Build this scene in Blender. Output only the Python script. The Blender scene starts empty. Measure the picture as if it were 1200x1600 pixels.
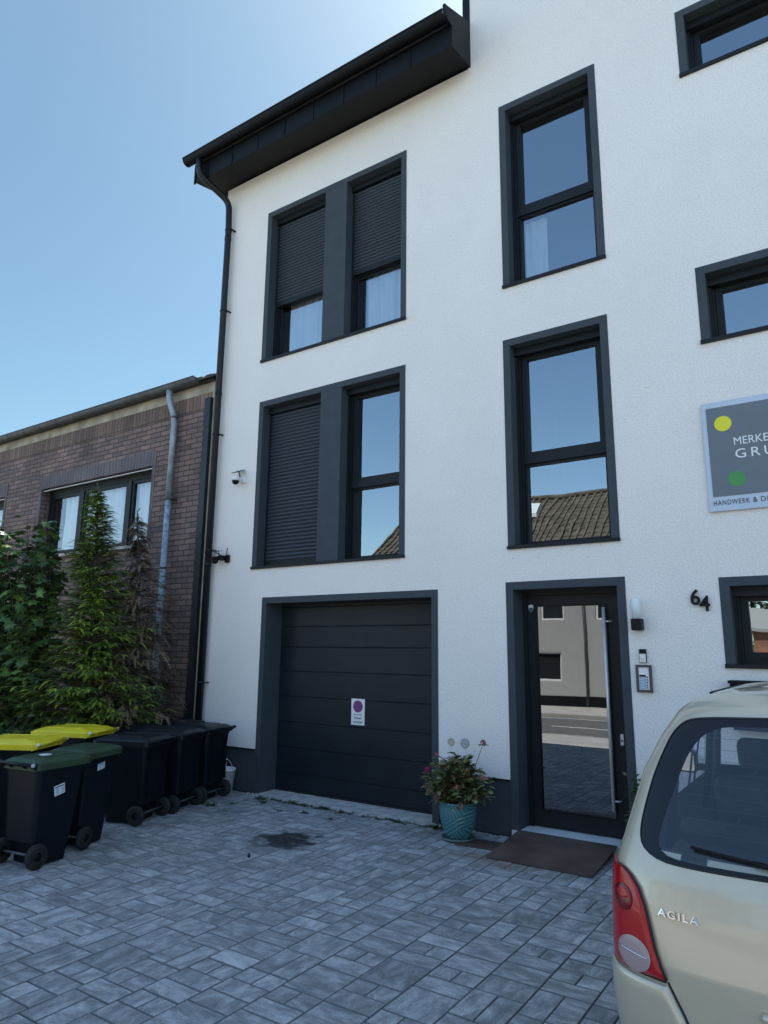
import bpy, bmesh, math, random
from mathutils import Vector, Matrix
R = math.radians
random.seed(7)
scene = bpy.context.scene
COL = scene.collection

# ------------------------------------------------------------------ camera
cam_d = bpy.data.cameras.new("camera")
cam = bpy.data.objects.new("camera", cam_d); COL.objects.link(cam)
cam_d.sensor_fit = 'VERTICAL'; cam_d.sensor_height = 24.0; cam_d.lens = 24.0 * 1067 / 1600
cam_d.clip_start = 0.05; cam_d.clip_end = 2000
YAW, PIT, ROL = 0.59214711, 0.20034177, 0.01053481
cy, sy, cp, sp = math.cos(YAW), math.sin(YAW), math.cos(PIT), math.sin(PIT)
fw = Vector((-sy * cp, cy * cp, sp)); rt = Vector((cy, sy, 0)); up = rt.cross(fw)
rt2 = rt * math.cos(ROL) + up * math.sin(ROL); up2 = up * math.cos(ROL) - rt * math.sin(ROL)
m = Matrix((rt2, up2, -fw)).transposed().to_4x4()
m.translation = Vector((0, -6.8, 1.808))
cam.matrix_world = m
scene.camera = cam

# ------------------------------------------------------------------ sky and sun
SUN_EL, SUN_AZ = 58.0, 5.0          # sun stands behind the house, a little to the left
sd = Vector((-math.sin(R(SUN_AZ)) * math.cos(R(SUN_EL)), math.cos(R(SUN_AZ)) * math.cos(R(SUN_EL)), math.sin(R(SUN_EL))))
world = bpy.data.worlds.new("World"); scene.world = world; world.use_nodes = True
wn = world.node_tree.nodes; wl = world.node_tree.links
bg = wn.get('Background') or wn.new('ShaderNodeBackground')
sky = wn.new('ShaderNodeTexSky'); sky.sky_type = 'NISHITA'; sky.sun_disc = False
sky.sun_elevation = R(SUN_EL); sky.sun_rotation = math.atan2(sd.x, sd.y)
sky.air_density = 1.0; sky.dust_density = 0.9; sky.ozone_density = 1.0
# added fill light: sky half opposite the sun brightened to lift the shaded facade
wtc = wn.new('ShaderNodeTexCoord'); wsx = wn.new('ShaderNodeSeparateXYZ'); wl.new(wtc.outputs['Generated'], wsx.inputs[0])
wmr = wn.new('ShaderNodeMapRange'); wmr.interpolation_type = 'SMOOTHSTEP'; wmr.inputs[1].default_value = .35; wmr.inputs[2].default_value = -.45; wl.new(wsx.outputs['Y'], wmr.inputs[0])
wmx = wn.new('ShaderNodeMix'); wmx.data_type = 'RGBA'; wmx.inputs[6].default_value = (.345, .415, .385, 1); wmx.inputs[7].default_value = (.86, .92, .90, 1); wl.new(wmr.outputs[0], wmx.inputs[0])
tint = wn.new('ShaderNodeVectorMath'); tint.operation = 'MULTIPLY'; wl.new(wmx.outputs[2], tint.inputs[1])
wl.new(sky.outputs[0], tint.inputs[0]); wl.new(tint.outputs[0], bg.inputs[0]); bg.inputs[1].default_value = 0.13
sun_d = bpy.data.lights.new("sun", 'SUN'); sun_d.energy = 3.0; sun_d.angle = R(0.5); sun_d.color = (1, 0.94, 0.86)
sun = bpy.data.objects.new("sun", sun_d); COL.objects.link(sun)
sun.rotation_euler = sd.to_track_quat('Z', 'Y').to_euler(); sun.location = (-5, 15, 20)
scene.view_settings.view_transform = 'Standard'; scene.view_settings.look = 'None'
scene.view_settings.exposure = 1.68; scene.view_settings.gamma = 1
scene.view_settings.use_curve_mapping = False

# ------------------------------------------------------------------ materials
def nodes(name):
    mt = bpy.data.materials.new(name); mt.use_nodes = True
    return mt, mt.node_tree.nodes, mt.node_tree.links, mt.node_tree.nodes['Principled BSDF']
def mat(name, col, rough=.5, metal=0., var=.12, vscale=6., bump=0., bscale=120., coat=0., spec=.5, attr=None, bdist=.01, trans=0.):
    mt, n, l, b = nodes(name)
    b.inputs['Roughness'].default_value = rough; b.inputs['Metallic'].default_value = metal
    b.inputs['Coat Weight'].default_value = coat; b.inputs['Coat Roughness'].default_value = .05
    b.inputs['Specular IOR Level'].default_value = spec
    tc = n.new('ShaderNodeTexCoord')
    nz = n.new('ShaderNodeTexNoise'); nz.inputs['Scale'].default_value = vscale; nz.inputs['Detail'].default_value = 6
    l.new(tc.outputs['Object'], nz.inputs['Vector'])
    mr = n.new('ShaderNodeMapRange'); mr.inputs[1].default_value = .3; mr.inputs[2].default_value = .7
    mr.inputs[3].default_value = 1 - var; mr.inputs[4].default_value = 1 + var
    l.new(nz.outputs['Fac'], mr.inputs[0])
    mx = n.new('ShaderNodeVectorMath'); mx.operation = 'SCALE'
    if attr:
        at = n.new('ShaderNodeAttribute'); at.attribute_name = attr
        l.new(at.outputs['Color'], mx.inputs[0])
    else: mx.inputs[0].default_value = col[:3]
    l.new(mr.outputs[0], mx.inputs['Scale']); l.new(mx.outputs[0], b.inputs['Base Color'])
    if bump:
        n2 = n.new('ShaderNodeTexNoise'); n2.inputs['Scale'].default_value = bscale; n2.inputs['Detail'].default_value = 4
        l.new(tc.outputs['Object'], n2.inputs['Vector'])
        bp = n.new('ShaderNodeBump'); bp.inputs['Strength'].default_value = bump; bp.inputs['Distance'].default_value = bdist
        l.new(n2.outputs['Fac'], bp.inputs['Height']); l.new(bp.outputs[0], b.inputs['Normal'])
    return mt
def glass(name, base=.12, gain=1.5, tint=(.8, .88, .9), wav=.045, gl=(.9, .95, 1)):
    mt, n, l, b = nodes(name); n.remove(b)
    out = [x for x in n if x.type == 'OUTPUT_MATERIAL'][0]
    tr = n.new('ShaderNodeBsdfTransparent'); tr.inputs[0].default_value = (*tint, 1)
    gs = n.new('ShaderNodeBsdfGlossy'); gs.inputs['Roughness'].default_value = 0.0; gs.inputs['Color'].default_value = (*gl, 1)
    fr = n.new('ShaderNodeFresnel')
    gm = n.new('ShaderNodeNewGeometry'); ir = n.new('ShaderNodeMapRange'); ir.inputs[3].default_value = 1.5; ir.inputs[4].default_value = 1/1.5; l.new(gm.outputs['Backfacing'], ir.inputs[0]); l.new(ir.outputs[0], fr.inputs[0])
    ma = n.new('ShaderNodeMath'); ma.operation = 'MULTIPLY_ADD'; ma.inputs[1].default_value = gain; ma.inputs[2].default_value = base; ma.use_clamp = True
    mx = n.new('ShaderNodeMixShader')
    l.new(fr.outputs[0], ma.inputs[0]); l.new(ma.outputs[0], mx.inputs[0]); l.new(tr.outputs[0], mx.inputs[1]); l.new(gs.outputs[0], mx.inputs[2])
    l.new(mx.outputs[0], out.inputs[0])
    if wav:
        tc = n.new('ShaderNodeTexCoord'); nz = n.new('ShaderNodeTexNoise'); nz.inputs['Scale'].default_value = 1.7; nz.inputs['Detail'].default_value = 1
        l.new(tc.outputs['Object'], nz.inputs['Vector'])
        bp = n.new('ShaderNodeBump'); bp.inputs['Strength'].default_value = wav; bp.inputs['Distance'].default_value = .05
        l.new(nz.outputs['Fac'], bp.inputs['Height']); l.new(bp.outputs[0], gs.inputs['Normal'])
    return mt
def stucco(name, col, rust=True):
    mt, n, l, b = nodes(name); b.inputs['Roughness'].default_value = .95; b.inputs['Specular IOR Level'].default_value = .15
    tc = n.new('ShaderNodeTexCoord')
    a = n.new('ShaderNodeTexNoise'); a.inputs['Scale'].default_value = 1.1; a.inputs['Detail'].default_value = 6; a.inputs['Roughness'].default_value = .6
    mp = n.new('ShaderNodeMapping'); mp.inputs['Scale'].default_value = (1, 1, .9)
    l.new(tc.outputs['Object'], mp.inputs[0]); l.new(mp.outputs[0], a.inputs['Vector'])
    g = n.new('ShaderNodeTexNoise'); g.inputs['Scale'].default_value = 62; g.inputs['Detail'].default_value = 3; g.inputs['Roughness'].default_value = .65
    l.new(tc.outputs['Object'], g.inputs['Vector'])
    r1 = n.new('ShaderNodeMapRange'); r1.inputs[1].default_value = .3; r1.inputs[2].default_value = .7; r1.inputs[3].default_value = .965; r1.inputs[4].default_value = 1.02
    r2 = n.new('ShaderNodeMapRange'); r2.inputs[1].default_value = .3; r2.inputs[2].default_value = .6; r2.inputs[3].default_value = .86; r2.inputs[4].default_value = 1.03
    l.new(a.outputs['Fac'], r1.inputs[0]); l.new(g.outputs['Fac'], r2.inputs[0])
    mu = n.new('ShaderNodeMath'); mu.operation = 'MULTIPLY'; l.new(r1.outputs[0], mu.inputs[0]); l.new(r2.outputs[0], mu.inputs[1])
    sc = n.new('ShaderNodeVectorMath'); sc.operation = 'SCALE'; sc.inputs[0].default_value = col; l.new(mu.outputs[0], sc.inputs['Scale'])
    l.new(sc.outputs[0], b.inputs['Base Color'])
    bp = n.new('ShaderNodeBump'); bp.inputs['Strength'].default_value = 1; bp.inputs['Distance'].default_value = .009
    l.new(g.outputs['Fac'], bp.inputs['Height']); l.new(bp.outputs[0], b.inputs['Normal'])
    return mt
def brick(name, c1, c2, mortar, w=.24, h=.071, mo=.013, soldier=False, off=.5):
    """running bond on the x/z plane; soldier = bricks on end"""
    mt, n, l, b = nodes(name); b.inputs['Roughness'].default_value = .75
    tc = n.new('ShaderNodeTexCoord'); sx = n.new('ShaderNodeSeparateXYZ'); l.new(tc.outputs['Object'], sx.inputs[0])
    ad = n.new('ShaderNodeMath'); ad.operation = 'ADD'; l.new(sx.outputs['X'], ad.inputs[0]); l.new(sx.outputs['Y'], ad.inputs[1])
    cb = n.new('ShaderNodeCombineXYZ'); l.new(ad.outputs[0], cb.inputs['X']); l.new(sx.outputs['Z'], cb.inputs['Y'])
    bt = n.new('ShaderNodeTexBrick'); bt.inputs['Scale'].default_value = 1.0
    bt.inputs['Brick Width'].default_value = (w + mo) if not soldier else (h + mo)
    bt.inputs['Row Height'].default_value = (h + mo) if not soldier else 5.0
    bt.inputs['Mortar Size'].default_value = mo * .62; bt.inputs['Mortar Smooth'].default_value = .15; bt.offset = off if not soldier else 0
    bt.inputs['Bias'].default_value = -.1
    bt.inputs['Color1'].default_value = (*c1, 1); bt.inputs['Color2'].default_value = (*c2, 1); bt.inputs['Mortar'].default_value = (*mortar, 1)
    l.new(cb.outputs[0], bt.inputs['Vector'])
    nz = n.new('ShaderNodeTexNoise'); nz.inputs['Scale'].default_value = 1.3; nz.inputs['Detail'].default_value = 5; l.new(tc.outputs['Object'], nz.inputs['Vector'])
    n3 = n.new('ShaderNodeTexNoise'); n3.inputs['Scale'].default_value = 45; n3.inputs['Detail'].default_value = 3; l.new(tc.outputs['Object'], n3.inputs['Vector'])
    r1 = n.new('ShaderNodeMapRange'); r1.inputs[1].default_value = .3; r1.inputs[2].default_value = .7; r1.inputs[3].default_value = .7; r1.inputs[4].default_value = 1.35
    l.new(nz.outputs['Fac'], r1.inputs[0])
    r2 = n.new('ShaderNodeMapRange'); r2.inputs[1].default_value = .3; r2.inputs[2].default_value = .7; r2.inputs[3].default_value = .8; r2.inputs[4].default_value = 1.2
    l.new(n3.outputs['Fac'], r2.inputs[0])
    mu = n.new('ShaderNodeMath'); mu.operation = 'MULTIPLY'; l.new(r1.outputs[0], mu.inputs[0]); l.new(r2.outputs[0], mu.inputs[1])
    sc = n.new('ShaderNodeVectorMath'); sc.operation = 'SCALE'; l.new(bt.outputs['Color'], sc.inputs[0]); l.new(mu.outputs[0], sc.inputs['Scale'])
    l.new(sc.outputs[0], b.inputs['Base Color'])
    bp = n.new('ShaderNodeBump'); bp.inputs['Strength'].default_value = .8; bp.inputs['Distance'].default_value = .006; bp.invert = True
    l.new(bt.outputs['Fac'], bp.inputs['Height'])
    b2 = n.new('ShaderNodeBump'); b2.inputs['Strength'].default_value = .4; b2.inputs['Distance'].default_value = .003
    l.new(n3.outputs['Fac'], b2.inputs['Height']); l.new(bp.outputs[0], b2.inputs['Normal']); l.new(b2.outputs[0], b.inputs['Normal'])
    return mt

M = {}
M['stucco'] = stucco('white_render', (.85, .80, .755))
M['stucco_grey'] = stucco('grey_render', (.40, .40, .39))
M['trim'] = mat('anthracite_render_paint', (.040, .051, .061), .8, bump=.35, bscale=150, bdist=.003, var=.1)
M['frame'] = mat('anthracite_window_frame', (.010, .0125, .0155), .5, spec=.25, var=.05)
M['metal_dark'] = mat('anthracite_sheet_metal', (.005, .006, .008), .55, spec=.2, var=.15, vscale=3)
M['pipe'] = mat('anthracite_pipe', (.0075, .009, .012), .45, spec=.35, var=.15, vscale=5)
M['garage'] = mat('garage_panel', (.008, .0125, .018), .5, spec=.35, var=.25, vscale=2.5, bump=.25, bscale=60, bdist=.002)
M['shutter'] = mat('shutter_slat', (.034, .045, .058), .5, spec=.4, var=.06)
M['room'] = mat('room_interior', (.10, .10, .10), .9)
M['curtain'] = mat('sheer_curtain', (.66, .69, .70), .9, var=.06, vscale=3)
M['curtain_dim'] = mat('grey_blue_curtain', (.40, .43, .45), .9, var=.06, vscale=3)
M['glass'] = glass('window_glass', .235, 1.6, tint=(.85,.9,.92), gl=(.82,.94,1))
M['glass_clear'] = glass('clear_window_glass', .10, 1.2, tint=(.9,.93,.94))
M['door_glass'] = glass('door_glass', .18, 1.4, tint=(.35, .38, .4), wav=.012)
M['steel'] = mat('brushed_steel', (.62, .62, .62), .35, metal=.35, var=.05)
M['concrete'] = mat('concrete', (.46, .45, .42), .9, var=.3, vscale=9, bump=.4, bscale=60, bdist=.004)
M['sill_stone'] = mat('threshold_metal', (.62, .63, .64), .6, var=.08)
M['rust'] = mat('rusty_checker_plate', (.105, .070, .055), .7, metal=.1, var=.35, vscale=4)
M['white'] = mat('white_plastic', (.78, .79, .80), .4, var=.03)
M['black'] = mat('black_plastic', (.007, .007, .008), .5, var=.05, spec=.2)
M['brick'] = brick('violet_brown_brick', (.205, .125, .105), (.095, .066, .061), (.030, .028, .028))
M['brick_sold'] = brick('soldier_brick', (.19, .115, .085), (.11, .068, .055), (.045, .04, .038), soldier=True)
M['brick_lint'] = brick('lintel_brick', (.105, .085, .092), (.075, .062, .07), (.15, .14, .14), soldier=True)
M['fascia'] = mat('weathered_beige_board', (.36, .32, .25), .85, var=.35, vscale=4)
M['zinc'] = mat('zinc', (.30, .34, .37), .5, metal=.45, var=.25, vscale=7)
M['zinc_old'] = mat('old_zinc_gutter', (.085, .095, .10), .6, metal=.3, var=.3, vscale=7)
M['tile'] = mat('roof_tile', (.05, .047, .045), .8, var=.4, vscale=5, bump=.3, bscale=30)
M['bark'] = mat('bark', (.07, .052, .04), .9, var=.3, vscale=20, bump=.5, bscale=40)
M['leaf'] = mat('conifer_foliage', (.05, .09, .02), .6, attr='tint', var=.15, vscale=8)
M['leafb'] = mat('broad_leaf', (.05, .09, .03), .45, attr='tint', var=.12, vscale=8)
M['soil'] = mat('garden_soil', (.05, .04, .03), .95, var=.3, vscale=10, bump=.6, bscale=40)
M['asphalt'] = mat('asphalt', (.13, .13, .128), .9, var=.2, vscale=3, bump=.3, bscale=200, bdist=.003)
M['slab'] = mat('pavement_slabs', (.46, .44, .41), .9, var=.15, vscale=2)
M['kerb'] = mat('kerb_stone', (.33, .32, .30), .9, var=.15)
M['joint'] = mat('joint_sand', (.022, .024, .022), .95, var=.3, vscale=15)
M['body_grn'] = mat('dark_bin_plastic', (.0035, .006, .010), .5, spec=.22, var=.12, vscale=5, bump=.12, bscale=200, bdist=.001)
M['lid_grn'] = mat('green_lid_plastic', (.036, .062, .034), .5, spec=.3, var=.15, vscale=5)
M['lid_yel'] = mat('yellow_lid_plastic', (.75, .60, .02), .42, var=.12, vscale=5)
M['lid_blk'] = mat('black_lid_plastic', (.006, .008, .012), .45, spec=.35, var=.15, vscale=5)
M['rubber'] = mat('rubber', (.012, .012, .013), .75, var=.1)
M['paper'] = mat('white_sticker', (.72, .74, .76), .6, var=.02)
M['ink'] = mat('print_ink', (.03, .035, .045), .6, var=.0)

def add_grain(mt):
    # horizontal embossed wood grain of the sectional door
    n = mt.node_tree.nodes; l = mt.node_tree.links; b = n['Principled BSDF']
    tc = n.new('ShaderNodeTexCoord'); mp = n.new('ShaderNodeMapping'); mp.inputs['Scale'].default_value = (2.2, 1, 48); l.new(tc.outputs['Object'], mp.inputs[0])
    z = n.new('ShaderNodeTexNoise'); z.inputs['Scale'].default_value = 1.6; z.inputs['Detail'].default_value = 5; z.inputs['Distortion'].default_value = .6; l.new(mp.outputs[0], z.inputs['Vector'])
    bp = n.new('ShaderNodeBump'); bp.inputs['Strength'].default_value = .55; bp.inputs['Distance'].default_value = .004; l.new(z.outputs['Fac'], bp.inputs['Height']); l.new(bp.outputs[0], b.inputs['Normal'])
add_grain(M['garage'])
def add_checker(mt):
    n = mt.node_tree.nodes; l = mt.node_tree.links; b = n['Principled BSDF']
    tc = n.new('ShaderNodeTexCoord'); mp = n.new('ShaderNodeMapping'); mp.inputs['Rotation'].default_value = (0, 0, R(45))
    l.new(tc.outputs['Object'], mp.inputs[0])
    bt = n.new('ShaderNodeTexBrick'); bt.inputs['Scale'].default_value = 1; bt.inputs['Brick Width'].default_value = .03; bt.inputs['Row Height'].default_value = .022
    bt.inputs['Mortar Size'].default_value = .006; bt.inputs['Mortar Smooth'].default_value = .6
    l.new(mp.outputs[0], bt.inputs['Vector'])
    bp = n.new('ShaderNodeBump'); bp.invert = True; bp.inputs['Strength'].default_value = 1; bp.inputs['Distance'].default_value = .008
    l.new(bt.outputs['Fac'], bp.inputs['Height']); l.new(bp.outputs[0], b.inputs['Normal'])
add_checker(M['rust'])

# ------------------------------------------------------------------ mesh helpers
class MB:
    def __init__(s): s.v = []; s.f = []; s.sm = []; s.c = []; s.col = None
    def add(s, vs, fs, smooth=False, col=None):
        o = len(s.v); s.v += [tuple(p) for p in vs]
        for f in fs: s.f.append(tuple(i + o for i in f)); s.sm.append(smooth); s.c.append(col or s.col)
        return s
    def box(s, x0, x1, y0, y1, z0, z1, col=None):
        if x0 > x1: x0, x1 = x1, x0
        if y0 > y1: y0, y1 = y1, y0
        if z0 > z1: z0, z1 = z1, z0
        return s.add([(x0,y0,z0),(x1,y0,z0),(x1,y1,z0),(x0,y1,z0),(x0,y0,z1),(x1,y0,z1),(x1,y1,z1),(x0,y1,z1)],
                     [(0,3,2,1),(4,5,6,7),(0,1,5,4),(1,2,6,5),(2,3,7,6),(3,0,4,7)], col=col)
    def rbox(s, x0, x1, y0, y1, z0, z1, b=.005, seg=2):
        """box with rounded edges"""
        bm = bmesh.new(); bmesh.ops.create_cube(bm, size=1)
        bmesh.ops.scale(bm, vec=(abs(x1-x0), abs(y1-y0), abs(z1-z0)), verts=bm.verts)
        bmesh.ops.translate(bm, vec=((x0+x1)/2, (y0+y1)/2, (z0+z1)/2), verts=bm.verts)
        bmesh.ops.bevel(bm, geom=bm.edges[:], offset=b, segments=seg, profile=.5, affect='EDGES')
        bm.verts.index_update()
        s.add([v.co for v in bm.verts], [[v.index for v in f.verts] for f in bm.faces], smooth=False); bm.free(); return s
    def prism(s, pts, axis, a, b):
        """pts polygon in the plane normal to axis, extruded from a to b"""
        def P(p, t):
            return (t, p[0], p[1]) if axis == 'x' else (p[0], t, p[1]) if axis == 'y' else (p[0], p[1], t)
        n = len(pts); vs = [P(p, a) for p in pts] + [P(p, b) for p in pts]
        return s.add(vs, [tuple(range(n))[::-1], tuple(range(n, 2*n))] + [(i, (i+1) % n, n+(i+1) % n, n+i) for i in range(n)])
    def tube(s, path, r, seg=12, caps=True, smooth=True):
        path = [Vector(p) for p in path]; n = len(path)
        rs = r if isinstance(r, (list, tuple)) else [r]*n
        vs = []; t0 = (path[1]-path[0]).normalized()
        u = t0.orthogonal().normalized()
        for i in range(n):
            t = (path[min(i+1, n-1)] - path[max(i-1, 0)]).normalized()
            u = (u - t*u.dot(t)); u = u.normalized() if u.length > 1e-6 else t.orthogonal().normalized()
            w = t.cross(u)
            for k in range(seg):
                a = 2*math.pi*k/seg; vs.append(path[i] + (u*math.cos(a)+w*math.sin(a))*rs[i])
        fs = [(i*seg+k, i*seg+(k+1) % seg, (i+1)*seg+(k+1) % seg, (i+1)*seg+k) for i in range(n-1) for k in range(seg)]
        s.add(vs, fs, smooth)
        if caps:
            o = len(s.v) - len(vs)
            s.f.append(tuple(o+k for k in range(seg))[::-1]); s.f.append(tuple(o+(n-1)*seg+k for k in range(seg))); s.sm += [False]*2; s.c += [s.col]*2
        return s
    def lathe(s, prof, c=(0,0,0), seg=32, axis='z', smooth=True):
        vs = []
        for r, h in prof:
            for k in range(seg):
                a = 2*math.pi*k/seg; p = (r*math.cos(a), r*math.sin(a))
                q = (p[0], p[1], h) if axis == 'z' else (p[0], h, p[1]) if axis == 'y' else (h, p[0], p[1])
                vs.append((q[0]+c[0], q[1]+c[1], q[2]+c[2]))
        n = len(prof)
        return s.add(vs, [(i*seg+k, i*seg+(k+1) % seg, (i+1)*seg+(k+1) % seg, (i+1)*seg+k) for i in range(n-1) for k in range(seg)], smooth)
    def ball(s, c, r, seg=16, rings=10, sc=(1,1,1), z0=-1., z1=1.):
        pr = []
        for i in range(rings+1):
            a = math.asin(z0) + (math.asin(z1)-math.asin(z0))*i/rings
            pr.append((max(r*math.cos(a), 1e-4), r*math.sin(a)))
        t = MB().lathe(pr, seg=seg)
        return s.add([(v[0]*sc[0]+c[0], v[1]*sc[1]+c[1], v[2]*sc[2]+c[2]) for v in t.v], t.f, True)
    def xf(s, mtx):
        s.v = [tuple(mtx @ Vector(p)) for p in s.v]; return s
    def build_each(s, name, m, parent=None):
        # every separate piece becomes a part of its own
        par = list(range(len(s.v)))
        def find(a):
            while par[a] != a: par[a] = par[par[a]]; a = par[a]
            return a
        for f in s.f:
            for i in f[1:]: par[find(f[0])] = find(i)
        groups = {}
        for k, f in enumerate(s.f): groups.setdefault(find(f[0]), []).append(k)
        out = []
        for g in groups.values():
            mb = MB(); mp = {}
            for k in g:
                for i in s.f[k]:
                    if i not in mp: mp[i] = len(mb.v); mb.v.append(s.v[i])
                mb.f.append(tuple(mp[i] for i in s.f[k])); mb.sm.append(s.sm[k]); mb.c.append(s.c[k])
            out.append(mb.build(name, m, parent))
        return out
    def build(s, name, m, parent=None, fix=True):
        me = bpy.data.meshes.new(name); me.from_pydata(s.v, [], s.f); me.update()
        for i, p in enumerate(me.polygons): p.use_smooth = s.sm[i]
        if any(c is not None for c in s.c):
            ca = me.color_attributes.new('tint', 'FLOAT_COLOR', 'CORNER')
            buf = []
            for i, p in enumerate(me.polygons):
                c = s.c[i] or (.1, .1, .1); buf += [c[0], c[1], c[2], 1.0]*p.loop_total
            ca.data.foreach_set('color', buf)
        if fix:
            bm = bmesh.new(); bm.from_mesh(me); bmesh.ops.recalc_face_normals(bm, faces=bm.faces); bm.to_mesh(me); bm.free()
        me.materials.append(m)
        o = bpy.data.objects.new(name, me); COL.objects.link(o)
        if parent is not None: o.parent = parent; o.matrix_parent_inverse = W(parent).inverted()
        return o
def W(o):
    return (W(o.parent) @ o.matrix_parent_inverse if o.parent else Matrix()) @ o.matrix_basis
def tag(o, label=None, cat=None, group=None, kind=None):
    if label: o['label'] = label
    if cat: o['category'] = cat
    if group: o['group'] = group
    if kind: o['kind'] = kind
    return o
def empty(name, loc, label, cat, rz=0., group=None):
    o = bpy.data.objects.new(name, None); COL.objects.link(o); o.location = loc; o.rotation_euler = (0, 0, rz)
    o.empty_display_size = .2
    return tag(o, label, cat, group)
def children(o): return [c for c in bpy.data.objects if c.parent == o]
def copy_tree(o, parent=None):
    c = o.copy(); COL.objects.link(c)
    if parent is not None: c.parent = parent; c.matrix_parent_inverse = o.matrix_parent_inverse.copy()
    for ch in children(o): copy_tree(ch, c)
    return c
def text_mesh(txt, size, depth=.002, spacing=1.0, bold=0.):
    cu = bpy.data.curves.new('lettering', 'FONT'); cu.body = txt; cu.size = size; cu.extrude = depth; cu.space_character = spacing; cu.offset = bold
    cu.align_x = 'LEFT'
    o = bpy.data.objects.new('lettering', cu); COL.objects.link(o)
    dg = bpy.context.evaluated_depsgraph_get(); me = bpy.data.meshes.new_from_object(o.evaluated_get(dg))
    bpy.data.objects.remove(o); bpy.data.curves.remove(cu)
    mb = MB(); mb.add([v.co[:] for v in me.vertices], [tuple(p.vertices) for p in me.polygons]); bpy.data.meshes.remove(me)
    return mb
def text_facing_front(txt, x, z, y, height, m, parent, name='lettering', width=None, spacing=1., bold=0., rot=0., depth=.002):
    """letters standing in the x/z plane, read from -y. x,z = lower left corner; height = cap height"""
    mb = text_mesh(txt, 1.0, 0., spacing, bold)
    xs = [v[0] for v in mb.v]; ys = [v[1] for v in mb.v]
    k = height/(max(ys)-min(ys)); kx = (width/(max(xs)-min(xs))) if width else k
    mb = text_mesh(txt, 1.0, depth/k, spacing, bold)
    x0, y0 = min(xs), min(ys)
    out = []
    for v in mb.v:
        a, b = (v[0]-x0)*kx, (v[1]-y0)*k
        a, b = a*math.cos(rot)-b*math.sin(rot), a*math.sin(rot)+b*math.cos(rot)
        out.append((x+a, y-v[2]*k, z+b))
    mb.v = out
    return mb.build(name, m, parent)
# ================================================================== THE SETTING
def sheet(name, x0, x1, y0, y1, z, m, kind='structure', nx=1, ny=1):
    mb = MB()
    for i in range(nx):
        for j in range(ny):
            a, b = x0+(x1-x0)*i/nx, x0+(x1-x0)*(i+1)/nx; c, d = y0+(y1-y0)*j/ny, y0+(y1-y0)*(j+1)/ny
            mb.add([(a,c,z),(b,c,z),(b,d,z),(a,d,z)], [(0,1,2,3)])
    return tag(mb.build(name, m, fix=False), kind=kind)
M['ground'] = mat('rough_ground', (.24, .23, .16), .95, var=.4, vscale=.4)
sheet('ground', -600, 600, -600, 600, -.16, M['ground'])
tag(MB().box(-12, 7, -6.62, 0.06, -.15, -.012).build('driveway_bed', M['joint']), kind='structure')
tag(MB().box(-60, 60, -8.3, -6.75, -.15, -.02).build('pavement', M['slab']), kind='structure')
tag(MB().box(-60, 60, -8.42, -8.302, -.15, -.016).build('kerb', M['kerb']), kind='structure')
tag(MB().box(-60, 60, -13.3, -8.422, -.15, -.11).build('road', M['asphalt']), kind='structure')
tag(MB().box(-60, 60, -13.42, -13.302, -.15, -.01).build('kerb', M['kerb']), kind='structure')
tag(MB().box(-60, 60, -16.5, -13.422, -.15, -.02).build('pavement', M['slab']), kind='structure')
ln = MB()
for i in range(14): ln.box(-50+i*7.2, -50+i*7.2+3.6, -10.9, -10.78, -.110, -.106)
ln.box(-60, 60, -13.12, -13.02, -.110, -.106)
M['paint'] = mat('road_marking', (.6, .6, .57), .8, var=.2, vscale=8)
tag(ln.build('road_marking', M['paint']), kind='structure')
tag(MB().box(-18, -8.22, -6.6, 0.02, -.15, 0.03).build('garden_bed', M['soil']), kind='structure')

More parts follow.
